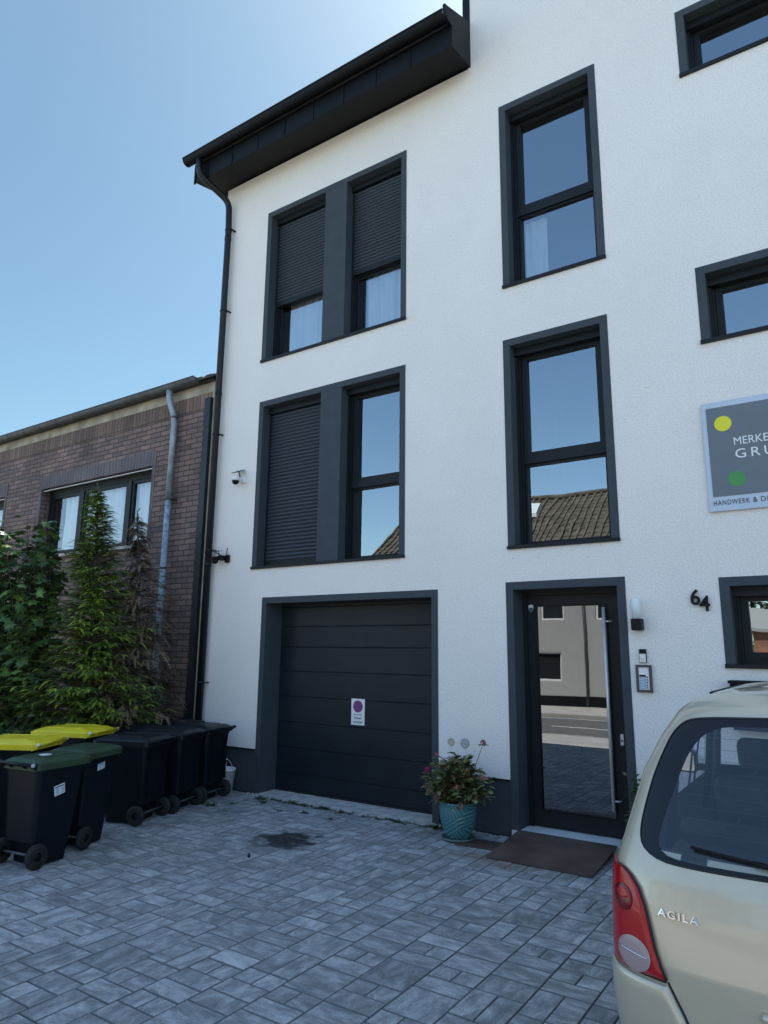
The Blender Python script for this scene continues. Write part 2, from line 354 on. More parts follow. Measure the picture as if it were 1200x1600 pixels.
# ---- paving: every stone modelled, three sizes laid in strips running away from the house
def paving_material():
    mt, n, l, b = nodes('cloudy_grey_paver'); b.inputs['Roughness'].default_value = .8; b.inputs['Specular IOR Level'].default_value = .3
    at = n.new('ShaderNodeAttribute'); at.attribute_name = 'tint'
    sp = n.new('ShaderNodeSeparateColor'); l.new(at.outputs['Color'], sp.inputs[0])
    tc = n.new('ShaderNodeTexCoord')
    off = n.new('ShaderNodeCombineXYZ')
    for k, q in enumerate((37., 91.)):
        mm = n.new('ShaderNodeMath'); mm.operation = 'MULTIPLY'; mm.inputs[1].default_value = q; l.new(sp.outputs['Red'], mm.inputs[0]); l.new(mm.outputs[0], off.inputs[k])
    def streak(scale):
        mp = n.new('ShaderNodeMapping'); mp.inputs['Scale'].default_value = scale; l.new(tc.outputs['Object'], mp.inputs[0])
        ad = n.new('ShaderNodeVectorMath'); ad.operation = 'ADD'; l.new(mp.outputs[0], ad.inputs[0]); l.new(off.outputs[0], ad.inputs[1])
        z = n.new('ShaderNodeTexNoise'); z.inputs['Scale'].default_value = 1; z.inputs['Detail'].default_value = 10; z.inputs['Roughness'].default_value = .72; z.inputs['Distortion'].default_value = .35
        l.new(ad.outputs[0], z.inputs['Vector']); return z
    a = streak((5, 12., 1)); c = streak((12., 5, 1))
    mx = n.new('ShaderNodeMix'); mx.data_type = 'FLOAT'; l.new(sp.outputs['Blue'], mx.inputs[0]); l.new(a.outputs['Fac'], mx.inputs[2]); l.new(c.outputs['Fac'], mx.inputs[3])
    # per-stone shift of the dark/pale balance
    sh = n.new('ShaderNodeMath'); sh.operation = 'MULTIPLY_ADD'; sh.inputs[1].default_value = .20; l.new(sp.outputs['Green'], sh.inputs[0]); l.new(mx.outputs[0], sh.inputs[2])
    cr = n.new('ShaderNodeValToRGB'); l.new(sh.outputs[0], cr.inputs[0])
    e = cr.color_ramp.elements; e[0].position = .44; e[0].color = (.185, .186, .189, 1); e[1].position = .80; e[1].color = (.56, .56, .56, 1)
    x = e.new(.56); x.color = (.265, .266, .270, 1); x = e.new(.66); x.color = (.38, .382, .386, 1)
    g = n.new('ShaderNodeTexNoise'); g.inputs['Scale'].default_value = 160; g.inputs['Detail'].default_value = 3; l.new(tc.outputs['Object'], g.inputs['Vector'])
    r2 = n.new('ShaderNodeMapRange'); r2.inputs[1].default_value = .3; r2.inputs[2].default_value = .7; r2.inputs[3].default_value = .78; r2.inputs[4].default_value = 1.2; l.new(g.outputs['Fac'], r2.inputs[0])
    sc = n.new('ShaderNodeVectorMath'); sc.operation = 'SCALE'; l.new(cr.outputs[0], sc.inputs[0]); l.new(r2.outputs[0], sc.inputs['Scale'])
    # oily damp stain in front of the garage, rust below the ramp edge
    def spot(cx, cyy, rx, ry, soft):
        mp = n.new('ShaderNodeMapping'); mp.vector_type = 'POINT'; mp.inputs['Location'].default_value = (-cx/rx, -cyy/ry, 0); mp.inputs['Scale'].default_value = (1/rx, 1/ry, 0)
        l.new(tc.outputs['Object'], mp.inputs[0])
        ln_ = n.new('ShaderNodeVectorMath'); ln_.operation = 'LENGTH'; l.new(mp.outputs[0], ln_.inputs[0])
        z = n.new('ShaderNodeTexNoise'); z.inputs['Scale'].default_value = 6; z.inputs['Detail'].default_value = 3; l.new(tc.outputs['Object'], z.inputs['Vector'])
        m1 = n.new('ShaderNodeMath'); m1.operation = 'MULTIPLY_ADD'; m1.inputs[1].default_value = 3.2; l.new(z.outputs['Fac'], m1.inputs[0]); l.new(ln_.outputs['Value'], m1.inputs[2])
        r = n.new('ShaderNodeMapRange'); r.inputs[1].default_value = 2.4; r.inputs[2].default_value = 2.4+soft*2.2; r.inputs[3].default_value = 1; r.inputs[4].default_value = 0; l.new(m1.outputs[0], r.inputs[0])
        return r
    st = spot(-4.74, -1.40, .25, .22, .35)
    mxa = n.new('ShaderNodeMix'); mxa.data_type = 'RGBA'; mxa.inputs[7].default_value = (.05, .052, .052, 1)
    l.new(st.outputs[0], mxa.inputs[0]); l.new(sc.outputs[0], mxa.inputs[6])
    rs = spot(-2.70, -.84, .34, .10, .8)
    rf = n.new('ShaderNodeMath'); rf.operation = 'MULTIPLY'; rf.inputs[1].default_value = .55; l.new(rs.outputs[0], rf.inputs[0])
    mxb = n.new('ShaderNodeMix'); mxb.data_type = 'RGBA'; mxb.inputs[7].default_value = (.17, .12, .07, 1)
    l.new(rf.outputs[0], mxb.inputs[0]); l.new(mxa.outputs[2], mxb.inputs[6])
    l.new(mxb.outputs[2], b.inputs['Base Color'])
    rr = n.new('ShaderNodeMapRange'); rr.inputs[3].default_value = .8; rr.inputs[4].default_value = .35; l.new(st.outputs[0], rr.inputs[0]); l.new(rr.outputs[0], b.inputs['Roughness'])
    bp = n.new('ShaderNodeBump'); bp.inputs['Strength'].default_value = .45; bp.inputs['Distance'].default_value = .003; l.new(g.outputs['Fac'], bp.inputs['Height']); l.new(bp.outputs[0], b.inputs['Normal'])
    return mt
M['paver'] = paving_material()
pv = MB(); rp = random.Random(11)
def stone(x0, x1, y0, y1):
    g = .0028; x0 += g; x1 -= g; y0 += .0042; y1 -= .0042; c = .0038
    dz = rp.uniform(-.0015, .0015)
    sx, sy_ = rp.uniform(-.002, .002), rp.uniform(-.002, .002)
    def z(x, y): return dz + sx*(x-x0) + sy_*(y-y0)
    v = [(x0,y0,-.03),(x1,y0,-.03),(x1,y1,-.03),(x0,y1,-.03),
         (x0,y0,z(x0,y0)-c),(x1,y0,z(x1,y0)-c),(x1,y1,z(x1,y1)-c),(x0,y1,z(x0,y1)-c),
         (x0+c,y0+c,z(x0,y0)),(x1-c,y0+c,z(x1,y0)),(x1-c,y1-c,z(x1,y1)),(x0+c,y1-c,z(x0,y1))]
    fs = [(0,1,5,4),(1,2,6,5),(2,3,7,6),(3,0,4,7),(4,5,9,8),(5,6,10,9),(6,7,11,10),(7,4,8,11),(8,9,10,11)]
    q = rp.random(); d = 1. if rp.random() < .5 else 0.
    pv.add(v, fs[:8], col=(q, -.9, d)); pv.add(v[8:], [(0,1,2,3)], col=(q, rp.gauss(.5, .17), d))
xs = -8.21
PX = -1.905; k0 = math.floor((xs-PX)/.295)
i = k0; x = PX+k0*.295
while x < 6.7:
    w = .295
    if rp.random() < .0: w = .4425                       # wider strip
    y = -6.6 + rp.uniform(0, .15)
    y = -6.6
    first = rp.choice((.148, .2, .295)); lens = [first]
    while y < -.012:
        kind = rp.random(); L = .31
        if y + L > -.012: L = -.012 - y
        if L < .05: break
        if w > .4:
            if kind < .4: stone(x, x+w, y, y+L)
            elif kind < .62: stone(x, x+.148, y, y+L); stone(x+.148, x+w, y, y+L)
            elif kind < .82: stone(x, x+w, y, y+L*.5); stone(x, x+w, y+L*.5, y+L)
            else: stone(x, x+.2213, y, y+L*.5); stone(x+.2213, x+w, y, y+L*.5); stone(x, x+.295, y+L*.5, y+L); stone(x+.295, x+w, y+L*.5, y+L)
        elif lens and lens[0] != .295 and y < -6.5:
            L = lens[0]; stone(x, x+w, y, y+L); lens = []
        elif kind < .20: stone(x, x+w, y, y+L)
        elif kind < .32: L = min(.2067, -.012-y); stone(x, x+w, y, y+L)
        elif kind < .58: stone(x, x+w/2, y, y+L); stone(x+w/2, x+w, y, y+L)
        elif kind < .74: L = min(.155, -.012-y); stone(x, x+w, y, y+L)
        else: stone(x, x+w, y, y+L/2); stone(x, x+w/2, y+L/2, y+L); stone(x+w/2, x+w, y+L/2, y+L)
        y += L
    x += w
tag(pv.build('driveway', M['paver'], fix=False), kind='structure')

# ================================================================== WHITE HOUSE
ZP = .54                      # top of the plinth
XL, XR, ZT = -7.72, 8.0, 10.25
house = empty('apartment_house', (0, 4, 0), 'tall white rendered house with anthracite window surrounds, garage and glazed front door', 'house')
# openings (x0,x1,z0,z1)
OPN = dict(A=(-6.78,-4.268,5.943,8.406), B=(-6.77,-4.272,2.894,5.328), C=(-2.933,-1.748,5.955,8.402), D=(-2.955,-1.772,2.895,5.308),
           G=(-6.544,-3.826,0,2.496), E=(-2.994,-1.749,0,2.538), H=(-.875,.95,7.75,8.567), I=(-.895,.95,4.745,5.550), J=(-.926,.95,1.695,2.488))
def facade(mb, x0, x1, z0, z1, y0, y1, holes):
    X_ = sorted({x0, x1, *[v for h in holes for v in h[:2]]}); Z_ = sorted({z0, z1, *[v for h in holes for v in h[2:]]})
    X_ = [v for v in X_ if x0 <= v <= x1]; Z_ = [v for v in Z_ if z0 <= v <= z1]
    def solid(i, j):
        if not (0 <= i < len(X_)-1 and 0 <= j < len(Z_)-1): return False
        cx_, cz = (X_[i]+X_[i+1])/2, (Z_[j]+Z_[j+1])/2
        return not any(h[0] < cx_ < h[1] and h[2] < cz < h[3] for h in holes)
    for i in range(len(X_)-1):
        for j in range(len(Z_)-1):
            if not solid(i, j): continue
            a, b, c, d = X_[i], X_[i+1], Z_[j], Z_[j+1]
            mb.add([(a,y0,c),(b,y0,c),(b,y0,d),(a,y0,d)], [(0,1,2,3)])
            mb.add([(a,y1,c),(b,y1,c),(b,y1,d),(a,y1,d)], [(3,2,1,0)])
            if not solid(i-1, j): mb.add([(a,y0,c),(a,y1,c),(a,y1,d),(a,y0,d)], [(3,2,1,0)])
            if not solid(i+1, j): mb.add([(b,y0,c),(b,y1,c),(b,y1,d),(b,y0,d)], [(0,1,2,3)])
            if not solid(i, j-1): mb.add([(a,y0,c),(b,y0,c),(b,y1,c),(a,y1,c)], [(3,2,1,0)])
            if not solid(i, j+1): mb.add([(a,y0,d),(b,y0,d),(b,y1,d),(a,y1,d)], [(0,1,2,3)])
    return mb
hl = list(OPN.values())
wm = MB()
facade(wm, XL, -3.34, ZP, 9.18, 0, .36, [h for h in hl if h[0] < -3.5])
facade(wm, -3.34, XR, ZP, ZT, 0, .36, [h for h in hl if h[0] > -3.3])
wall = wm.build('wall', M['stucco'], house, fix=False)
# rear and side walls of the building (closed, dark inside)
sm_ = MB(); sm_.box(XL, XL+.3, .36, 10, 0, 9.3); sm_.box(XR-.3, XR, .36, 10, 0, ZT); sm_.box(XL+.3, XR-.3, 9.7, 10, 0, ZT)
sm_.build('side_wall', M['stucco'], house)
rm = MB()
rm.box(XL+.3, XR-.3, 3.6, 3.7, 0, 9.2)
for z in (2.7, 5.7, 8.75): rm.box(XL+.3, XR-.3, .37, 3.6, z, z+.1)
for xx in (-3.5, -1.2): rm.box(xx-.05, xx+.05, .37, 3.6, 0, 2.7); rm.box(xx-.05, xx+.05, .37, 3.6, 2.8, 5.7); rm.box(xx-.05, xx+.05, .37, 3.6, 5.8, 8.75)
rm.box(XL+.3, XR-.3, .37, 9.7, -.02, .02)
rm.build('interior', M['room'], house)
# plinth, 2 cm behind the render, with the drip edge above it
pl = MB()
for a, b in ((XL, -6.544), (-3.826, -2.994), (-1.749, XR)):
    pl.box(a, b, .018, .36, 0, ZP-.002)
pl.build('plinth', M['trim'], house)
dr = MB()
for a, b in ((XL, -6.56), (-3.81, -3.01), (-1.735, XR)): dr.box(a, b, -.008, .017, ZP-.012, ZP-.0025)
dr.build('drip_edge', M['metal_dark'], house)
FW, RD = .082, .30
def surround(o, ground=False, depth=RD):
    x0, x1, z0, z1 = o; mb = MB(); y0, y1 = -.005, depth
    zb = z0 if ground else z0 + .03
    mb.box(x0, x0+FW, y0, y1, zb, z1); mb.box(x1-FW, x1, y0, y1, zb, z1); mb.box(x0+FW, x1-FW, y0, y1, z1-FW, z1)
    s = mb.build('window_surround' if not ground else 'door_surround', M['trim'], house)
    if not ground:
        sl = MB(); sl.box(x0-.004, x1+.004, -.028, .2, z0-.006, z0+.0295)
        sl.build('sill', M['frame'], house)
    return s
for k in 'ABCDHIJ': surround(OPN[k])
surround(OPN['G'], True, .36); surround(OPN['E'], True, .34)

def ring(mb, x0, x1, z0, z1, w, y0, y1, wb=None, wt=None):
    wb = wb or w; wt = wt or w
    mb.box(x0, x0+w, y0, y1, z0, z1); mb.box(x1-w, x1, y0, y1, z0, z1)
    mb.box(x0+w, x1-w, y0, y1, z0, z0+wb); mb.box(x0+w, x1-w, y0, y1, z1-wt, z1)
def pane(mb, x0, x1, z0, z1, y): mb.add([(x0, y, z0), (x1, y, z0), (x1, y, z1), (x0, y, z1)], [(0, 1, 2, 3)])
def slats(mb, x0, x1, z0, z1, y, p=.052):
    n = max(1, round((z1-z0)/p)); p = (z1-z0)/n
    mb.box(x0, x1, y+.0165, y+.019, z0, z1)
    for k in range(n):
        z = z0+k*p; pr = [(y+.016, z), (y+.004, z+.004), (y-.006, z+p*.35), (y-.005, z+p*.55), (y+.004, z+p*.80), (y+.016, z+p*.88)]
        mb.prism(pr, 'x', x0, x1)
def curtain(x0, x1, z0, z1, y, parent, amp=.03, freq=26, cm=None):
    mb = MB(); n = 90; rows = 8
    vs = []
    for j in range(rows+1):
        for i in range(n+1):
            t = i/n; x = x0+(x1-x0)*t
            s_ = 1+.25*math.sin(j*.9)
            vs.append((x, y+amp*s_*math.sin(freq*x+.7*math.sin(3*x)+.15*j)+.01*math.sin(61*x), z0+(z1-z0)*j/rows))
    mb.add(vs, [(j*(n+1)+i, j*(n+1)+i+1, (j+1)*(n+1)+i+1, (j+1)*(n+1)+i) for j in range(rows) for i in range(n)], True)
    return mb.build('curtain', cm or M['curtain'], parent, fix=False)
def window(x0, x1, z0, z1, transom=None, shutter=None, curt=False, yf=.19):
    """tilt sash over a fixed light; x/z = clear opening inside the surround"""
    fr = MB(); ring(fr, x0, x1, z0, z1, .05, yf, yf+.10, wb=.04, wt=.06)
    a, b, c, d = x0+.05, x1-.05, z0+.04, z1-.06
    f = None
    sash = MB(); gl = []
    if transom:
        pass
        fr.box(a, b, yf+.004, yf+.09, transom-.035, transom+.035)
        ring(sash, a+.004, b-.004, transom+.036, d-.003, .062, yf+.012, yf+.085)
        gl.append((a+.06, b-.06, transom+.09, d-.06, yf+.05))
        ring(sash, a+.004, b-.004, c+.002, transom-.037, .022, yf+.03, yf+.085)
        gl.append((a+.02, b-.02, c+.02, transom-.05, yf+.06))
    else:
        ring(sash, a+.004, b-.004, c+.002, d-.003, .062, yf+.012, yf+.085)
        gl.append((a+.06, b-.06, c+.055, d-.06, yf+.05))
    f = fr.build('window', M['frame'], house)
    sash.build('sash', M['frame'], f)
    for g_ in gl: pm = MB(); pane(pm, *g_); pm.build('pane', M['glass'], f, fix=False)
    rail = MB(); rail.box(x0, x0+.028, yf-.045, yf-.002, z0, z1-.09); rail.box(x1-.028, x1, yf-.045, yf-.002, z0, z1-.09)
    rail.build_each('shutter_rail', M['frame'], f)
    bx_ = MB(); bx_.box(x0, x1, yf-.075, yf-.002, z1-.085, z1); bx_.build('shutter_box', M['frame'], f)
    if shutter is not None:
        sh = MB(); slats(sh, x0+.026, x1-.026, shutter+.08, z1-.086, yf-.033); sh.build('roller_shutter', M['shutter'], f)
        br = MB(); br.box(x0+.026, x1-.026, yf-.042, yf-.012, shutter, shutter+.08); br.build('shutter_bar', M['frame'], f)
    if curt: curtain(a+.10 if curt != 'half' else a+.14, b-.02, z0+.02, min(z1, z0+1.6), yf+.13, f, amp=.018, freq=34, cm=M['curtain_dim'])
    return f
def inner(o): return (o[0]+FW, o[1]-FW, o[2]+.03, o[3]-FW)
# double windows with a dark pier between
for k, px0, px1 in (('A', -5.646, -5.262), ('B', -5.625, -5.272)):
    o = OPN[k]; pm = MB(); pm.box(px0, px1, -.004, RD, o[2]+.03, o[3]-FW-.001); pm.build('window_pier', M['trim'], house)
    x0, x1, z0, z1 = inner(o)
    if k == 'A':
        window(x0, px0, z0, z1, 6.95, shutter=6.87, curt='half'); window(px1, x1, z0, z1, 6.95, shutter=6.93, curt=True)
    else:
        window(x0, px0, z0, z1, 3.93, shutter=z0+.005); window(px1, x1, z0, z1, 3.92)
wc = window(*inner(OPN['C']), transom=6.99)
curtain(-2.77, -2.50, 6.02, 6.93, .345, wc, amp=.012, freq=55, cm=M['curtain_dim']); window(*inner(OPN['D']), transom=3.90)
for k in 'HIJ':
    x0, x1, z0, z1 = inner(OPN[k]); window(x0, x1, z0, z1)

# garage door
GX0, GX1, GZ1 = -6.544+FW, -3.826-FW+.0, 2.496-FW
gd = MB(); ys = .315
zs = [.035, .24, .555, .877, 1.205, 1.53, 1.845, 2.115, 2.372, GZ1]
for a, b in zip(zs[:-1], zs[1:]):
    gd.prism([(ys+.05, a+.001), (ys+.006, a+.001), (ys, a+.006), (ys, b-.010), (ys+.008, b-.004), (ys+.008, b-.0005), (ys+.05, b-.0005)], 'x', GX0, GX1)
gdo = gd.build('garage_door', M['garage'], house)
MB().box(GX0, GX1, ys-.01, ys+.05, .012, .034).build('door_seal', M['rubber'], gdo)
# concrete strip in front of the garage door
# front door
EX0, EX1, EZ1 = -2.994+FW, -1.749-FW, 2.538-FW
df = MB(); y0 = .245
df.box(EX0, EX0+.045, y0, y0+.09, .075, EZ1); df.box(EX1-.045, EX1, y0, y0+.09, .075, EZ1); df.box(EX0+.045, EX1-.045, y0, y0+.09, EZ1-.05, EZ1)
dfo = df.build('door', M['frame'], house)
lf = MB(); lx0, lx1, lz0, lz1 = EX0+.047, EX1-.047, .085, EZ1-.053
lf.box(lx0, lx0+.085, y0+.015, y0+.08, lz0, lz1); lf.box(lx1-.135, lx1, y0+.015, y0+.08, lz0, lz1)
lf.box(lx0+.085, lx1-.135, y0+.015, y0+.08, lz0, lz0+.15); lf.box(lx0+.085, lx1-.135, y0+.015, y0+.08, lz1-.10, lz1)
lf.build('door_leaf', M['frame'], dfo)
bd = MB(); ring(bd, lx0+.086, lx1-.136, lz0+.151, lz1-.101, .014, y0+.005, y0+.03); bd.build('glazing_bead', M['black'], dfo)
pm = MB(); pane(pm, lx0+.09, lx1-.14, lz0+.155, lz1-.105, y0+.035); pm.build('pane', M['door_glass'], dfo, fix=False)
hd = MB(); hx = lx1-.150
hd.tube([(hx, y0-.055, .33), (hx, y0-.055, 2.26)], .016, 16)
for z in (.42, 2.12): hd.tube([(hx, y0-.05, z), (hx+.06, y0-.03, z), (hx+.062, y0+.016, z)], .009, 10)
hd.build('pull_handle', M['steel'], dfo)
es = MB(); es.rbox(lx1-.07, lx1-.035, y0+.004, y0+.015, .93, 1.04, .012, 3); es.build('lock_plate', M['steel'], dfo)
kh = MB(); kh.lathe([(.0001, y0-.002), (.009, y0-.002), (.009, y0+.006)], (lx1-.052, 0, .975), 14, 'y'); kh.build('key_cylinder', M['black'], dfo)
sd_ = [( -.026,.035),(0,.042),(.026,.035),(.026,-.005),(0,-.042),(-.026,-.005)]
stk = MB(); stk.prism([(lx0+.042+a, 2.27+b) for a, b in sd_], 'y', y0+.0125, y0+.0148); sto = stk.build('sticker', M['paper'], dfo)
stk = MB(); stk.box(lx0+.02, lx0+.064, y0+.0115, y0+.0124, 2.258, 2.28); stk.prism([(lx0+.042+a*.8, 2.262+b*.55-.012) for a, b in sd_[2:]+sd_[:1]], 'y', y0+.0115, y0+.0124)
M['blue_print'] = mat('blue_print', (.06, .16, .30), .5, var=0.)
stk.build('sticker_print', M['blue_print'], sto)
th = MB(); th.box(EX0-.07, EX1+.07, -.03, .33, .0, .072); th.build('door_step', M['sill_stone'], house)
gs = MB(); gs.box(GX0, GX1, .0, .34, .0, .011); 
gs.prism([(-6.50, -.02), (-6.2,-.13), (-5.6,-.11), (-5.0,-.15), (-4.4,-.12), (-3.87,-.13), (-3.87,-.001), (-6.50,-.001)], 'z', .0, .008)
gs.build('garage_threshold', M['concrete'], house)

# eaves
ev = MB(); EL, ER = -7.93, -3.335
ev.prism([(-.50, 9.10), (.001, 9.205), (.36, 9.205), (.36, 9.42), (-.50, 9.42)], 'x', EL, ER)
eo = ev.build('eaves_box', M['metal_dark'], house)
sm2 = MB(); x = EL+.28
while x < ER-.05: sm2.box(x-.008, x+.008, -.512, -.5005, 9.103, 9.40); x += .535
sm2.build_each('standing_seam', M['metal_dark'], eo)
ve = MB(); ve.prism([(-.505, 9.085), (.0, 9.19), (.0, 9.88), (-.62, 9.57), (-.68, 9.55), (-.68, 9.46), (-.66, 9.40), (-.60, 9.375), (-.505, 9.38)], 'x', ER+.001, ER+.035)
ve.build('verge_board', M['metal_dark'], eo)
ve = MB(); ve.prism([(-.515, 9.08), (-.49, 9.085), (-.49, 9.43), (-.515, 9.43)], 'x', EL-.03, EL-.0005); ve.build('end_board', M['metal_dark'], eo)
gu = MB(); prof = []
cxg, czg, rg = -.60, 9.475, .088
outer = [(cxg+rg*math.cos(a), czg+rg*math.sin(a)) for a in [math.pi+math.pi*i/12 for i in range(13)]]
inner_ = [(cxg+(rg-.006)*math.cos(a), czg+(rg-.006)*math.sin(a)) for a in [2*math.pi-math.pi*i/12 for i in range(13)]]
gu.prism(outer+inner_, 'x', EL-.13, ER-.0)
gu.tube([(EL-.13, cxg-rg, czg+.004), (ER-.0, cxg-rg, czg+.004)], .011, 10)
gu.prism([(cxg+rg*math.cos(math.pi+math.pi*i/12), czg+rg*math.sin(math.pi+math.pi*i/12)) for i in range(13)], 'x', EL-.134, EL-.13)
guo = gu.build('gutter', M['metal_dark'], house)
br = MB(); x = EL+.12
while x < ER: br.prism([(cxg+(rg+.004)*math.cos(a), czg+(rg+.004)*math.sin(a)) for a in [math.pi*.98+math.pi*i/12 for i in range(13)]]+[(cxg+(rg+.0005)*math.cos(a), czg+(rg+.0005)*math.sin(a)) for a in [math.pi*1.98-math.pi*i/12 for i in range(13)]], 'x', x-.015, x+.015); x += .62
br.build_each('gutter_bracket', M['metal_dark'], guo)
rf = MB(); rf.prism([(-.56, 9.50), (4, 10.2), (10.2, 9.6), (10.2, 9.4), (4, 10.0), (-.45, 9.43)], 'x', EL-.02, ER-.001); rf.build('roof', M['tile'], house)
rf = MB(); rf.prism([(-.0, ZT), (10, ZT), (10, ZT+.15), (-.05, ZT+.15)], 'x', -3.4, XR+.1); rf.build('upper_roof', M['metal_dark'], house)
sw = MB(); sw.box(-3.385, -3.3415, .0, 5, 9.9, ZT-.001); sw.build('cheek_cladding', M['metal_dark'], house)
tr = MB(); tr.box(-3.40, -3.300, -.012, -.0005, 9.84, ZT); tr.build('corner_trim', M['metal_dark'], house)
# downpipe
dp = MB()
def smooth_path(pts, n=6):
    out = [Vector(pts[0])]
    for i in range(1, len(pts)-1):
        a, b, c = Vector(pts[i-1]), Vector(pts[i]), Vector(pts[i+1]); d = min((a-b).length, (c-b).length, .28)*.5
        p, q = b+(a-b).normalized()*d, b+(c-b).normalized()*d
        for k in range(n+1):
            t = k/n; out.append(p*(1-t)**2+b*2*t*(1-t)+q*t*t)
    out.append(Vector(pts[-1])); return out
dp.tube(smooth_path([(-7.76, -.60, 9.40), (-7.76, -.59, 9.13), (-7.575, -.10, 8.86), (-7.56, -.09, 8.4), (-7.56, -.09, 0.02)]), .05, 18)
dpo = dp.build('downpipe', M['pipe'], house)
cl = MB()
for z in (8.35, 6.95, 4.95, 3.2, 1.35):
    cl = MB(); cl.tube([(-7.56, -.09, z-.012), (-7.56, -.09, z+.012)], .056, 18); cl.box(-7.515, -7.48, -.095, -.0, z-.006, z+.006); cl.build('pipe_clip', M['pipe'], dpo)
for z in (8.2, 5.6, 3.0): cl = MB(); cl.tube([(-7.56, -.09, z-.03), (-7.56, -.09, z+.03)], .054, 18); cl.build('pipe_joint', M['pipe'], dpo)
# dark vertical trim where the two houses meet
cn = MB(); cn.box(-7.885, -7.765, -.06, .04, 0, 5.60); cn.build('rainwater_box', M['pipe'], house)
cn = MB(); cn.box(-7.79, -7.725, .0, .06, 0, 5.75); cn.build('party_strip', M['fascia'], house)
# filler patches and a plug in the render
pt = MB()
rr_ = random.Random(3)
for cx_, cz, s_ in ((-2.90,2.80,.012),(-2.62,2.79,.012),(-2.1,2.76,.014),(-3.05,2.72,.01),(-1.42,4.42,.017),(-1.75,2.80,.008)):
    pt.ball((cx_, -.0, cz), s_, 10, 6, (1.3, .5, 1))
pt.build_each('wall_plug', M['stucco'], house)
# ================================================================== BRICK HOUSE
bh = empty('brick_house', (-12, 3, 0), 'low violet-brown brick house with zinc gutter and wide window, left of the white house', 'house')
BX0, BX1, BY = -20.0, -7.80, .05
W1, W2 = (-12.42, -9.18, 3.44, 4.735), (-17.2, -13.76, 3.44, 4.75)
bw = MB(); facade(bw, BX0, BX1, 0, 5.49, BY, .40, [W1, W2]); bw.build('wall', M['brick'], bh, fix=False)
MB().box(BX0, BX1, BY-.012, .4, 5.492, 5.735).build('soldier_course', M['brick_sold'], bh)
MB().box(BX0, BX1, BY-.002, .4, 5.737, 5.90).build('fascia_board', M['fascia'], bh)
b2 = MB(); b2.box(BX0, BX0+.3, .4, 9, 0, 5.5); b2.box(BX1-.3, BX1, .4, 9, 0, 5.5); b2.box(BX0, BX1, 8.7, 9, 0, 5.5); b2.build('side_wall', M['brick'], bh)
b3 = MB(); b3.box(BX0+.3, BX1-.3, 3, 3.1, 0, 5.4); b3.box(BX0+.3, BX1-.3, .4, 3, 2.8, 2.9); b3.box(BX0+.3, BX1-.3, .4, 3, 5.3, 5.4); b3.build('interior', M['room'], bh)
r = MB(); r.prism([(-.02, 5.93), (4.5, 7.9), (9.2, 5.9), (9.2, 5.8), (4.5, 7.8), (.05, 5.905)], 'x', BX0, BX1+.02)
ro = r.build('roof', M['tile'], bh)
tl = MB(); x = BX0
while x < BX1+.05:
    tl.prism([(x, 0), (x+.2, 0), (x+.2, .02), (x+.16, .05), (x+.06, .05), (x, .02)], 'y', -.10, .9); x += .205
tl.v = [(a, b, 5.945 + c + (b+.02)*.436) for a, b, c in tl.v]
tl.build('roof_tile', M['tile'], ro)
for n_, (x0, x1, z0, z1) in enumerate((W1, W2)):
    y = .22; fr = MB(); ring(fr, x0, x1, z0, z1, .06, y, y+.08, wt=.12)
    if n_ == 0: bays = [(-12.36, -11.42, -11.30), (-11.30, -10.03, -9.92), (-9.92, -9.24, None)]
    else: bays = [(-17.14, -15.5, -15.4), (-15.4, -13.82, None)]
    f = fr.build('window', M['frame'], bh)
    s = MB()
    for a, b, nx in bays:
        ring(s, a+.002, b, z0+.062, z1-.122, .055, y+.01, y+.07)
        if nx: s.box(b+.001, nx, y-.01, y+.075, z0+.061, z1-.121)
    s.build('sash', M['frame'], f)
    for a, b, nx in bays: p_ = MB(); pane(p_, a+.05, b-.05, z0+.11, z1-.17, y+.04); p_.build('pane', M['glass_clear'], f, fix=False)
    if n_ == 0:
        curtain(-11.15, -9.25, z0, z1-.1, y+.13, f, amp=.035, freq=38)
        curtain(-12.0, -11.45, z0, z1-.1, y+.13, f, amp=.035, freq=38)
    else: curtain(-15.2, -13.9, z0, z1-.1, y+.22, f, amp=.035, freq=38)
    sl = MB(); sl.box(x0-.05, x1+.05, -.02, .21, z0-.05, z0-.002); sl.build('sill', M['concrete'], bh)
    li = MB(); li.box(x0-.09, x1+.09, BY-.008, BY+.17, z1+.001, z1+.245); li.build('lintel', M['brick_lint'], bh)
    bl = MB(); bl.box(x0+.01, x1-.01, BY+.02, BY+.05, z1-.040, z1-.031); bl.build('blind_rail', M['white'], f)
    jb = MB(); jb.box(x1+.001, x1+.075, BY-.006, BY+.16, z0, z1); jb.box(x0-.075, x0-.001, BY-.006, BY+.16, z0, z1); jb.build_each('jamb_bricks', M['brick_lint'], bh)
g2 = MB(); cyg, czg2, rg2 = -.085, 5.965, .085
oo = [(cyg+rg2*math.cos(math.pi+math.pi*i/12), czg2+rg2*math.sin(math.pi+math.pi*i/12)) for i in range(13)]
ii = [(cyg+(rg2-.006)*math.cos(2*math.pi-math.pi*i/12), czg2+(rg2-.006)*math.sin(2*math.pi-math.pi*i/12)) for i in range(13)]
g2.prism(oo+ii, 'x', BX0, -8.06); g2.prism(oo, 'x', -8.06, -8.055)
g2.tube([(BX0, cyg-rg2, czg2+.003), (-8.055, cyg-rg2, czg2+.003)], .010, 8)
g2o = g2.build('gutter', M['zinc_old'], bh)
gb = MB(); x = BX0+.3
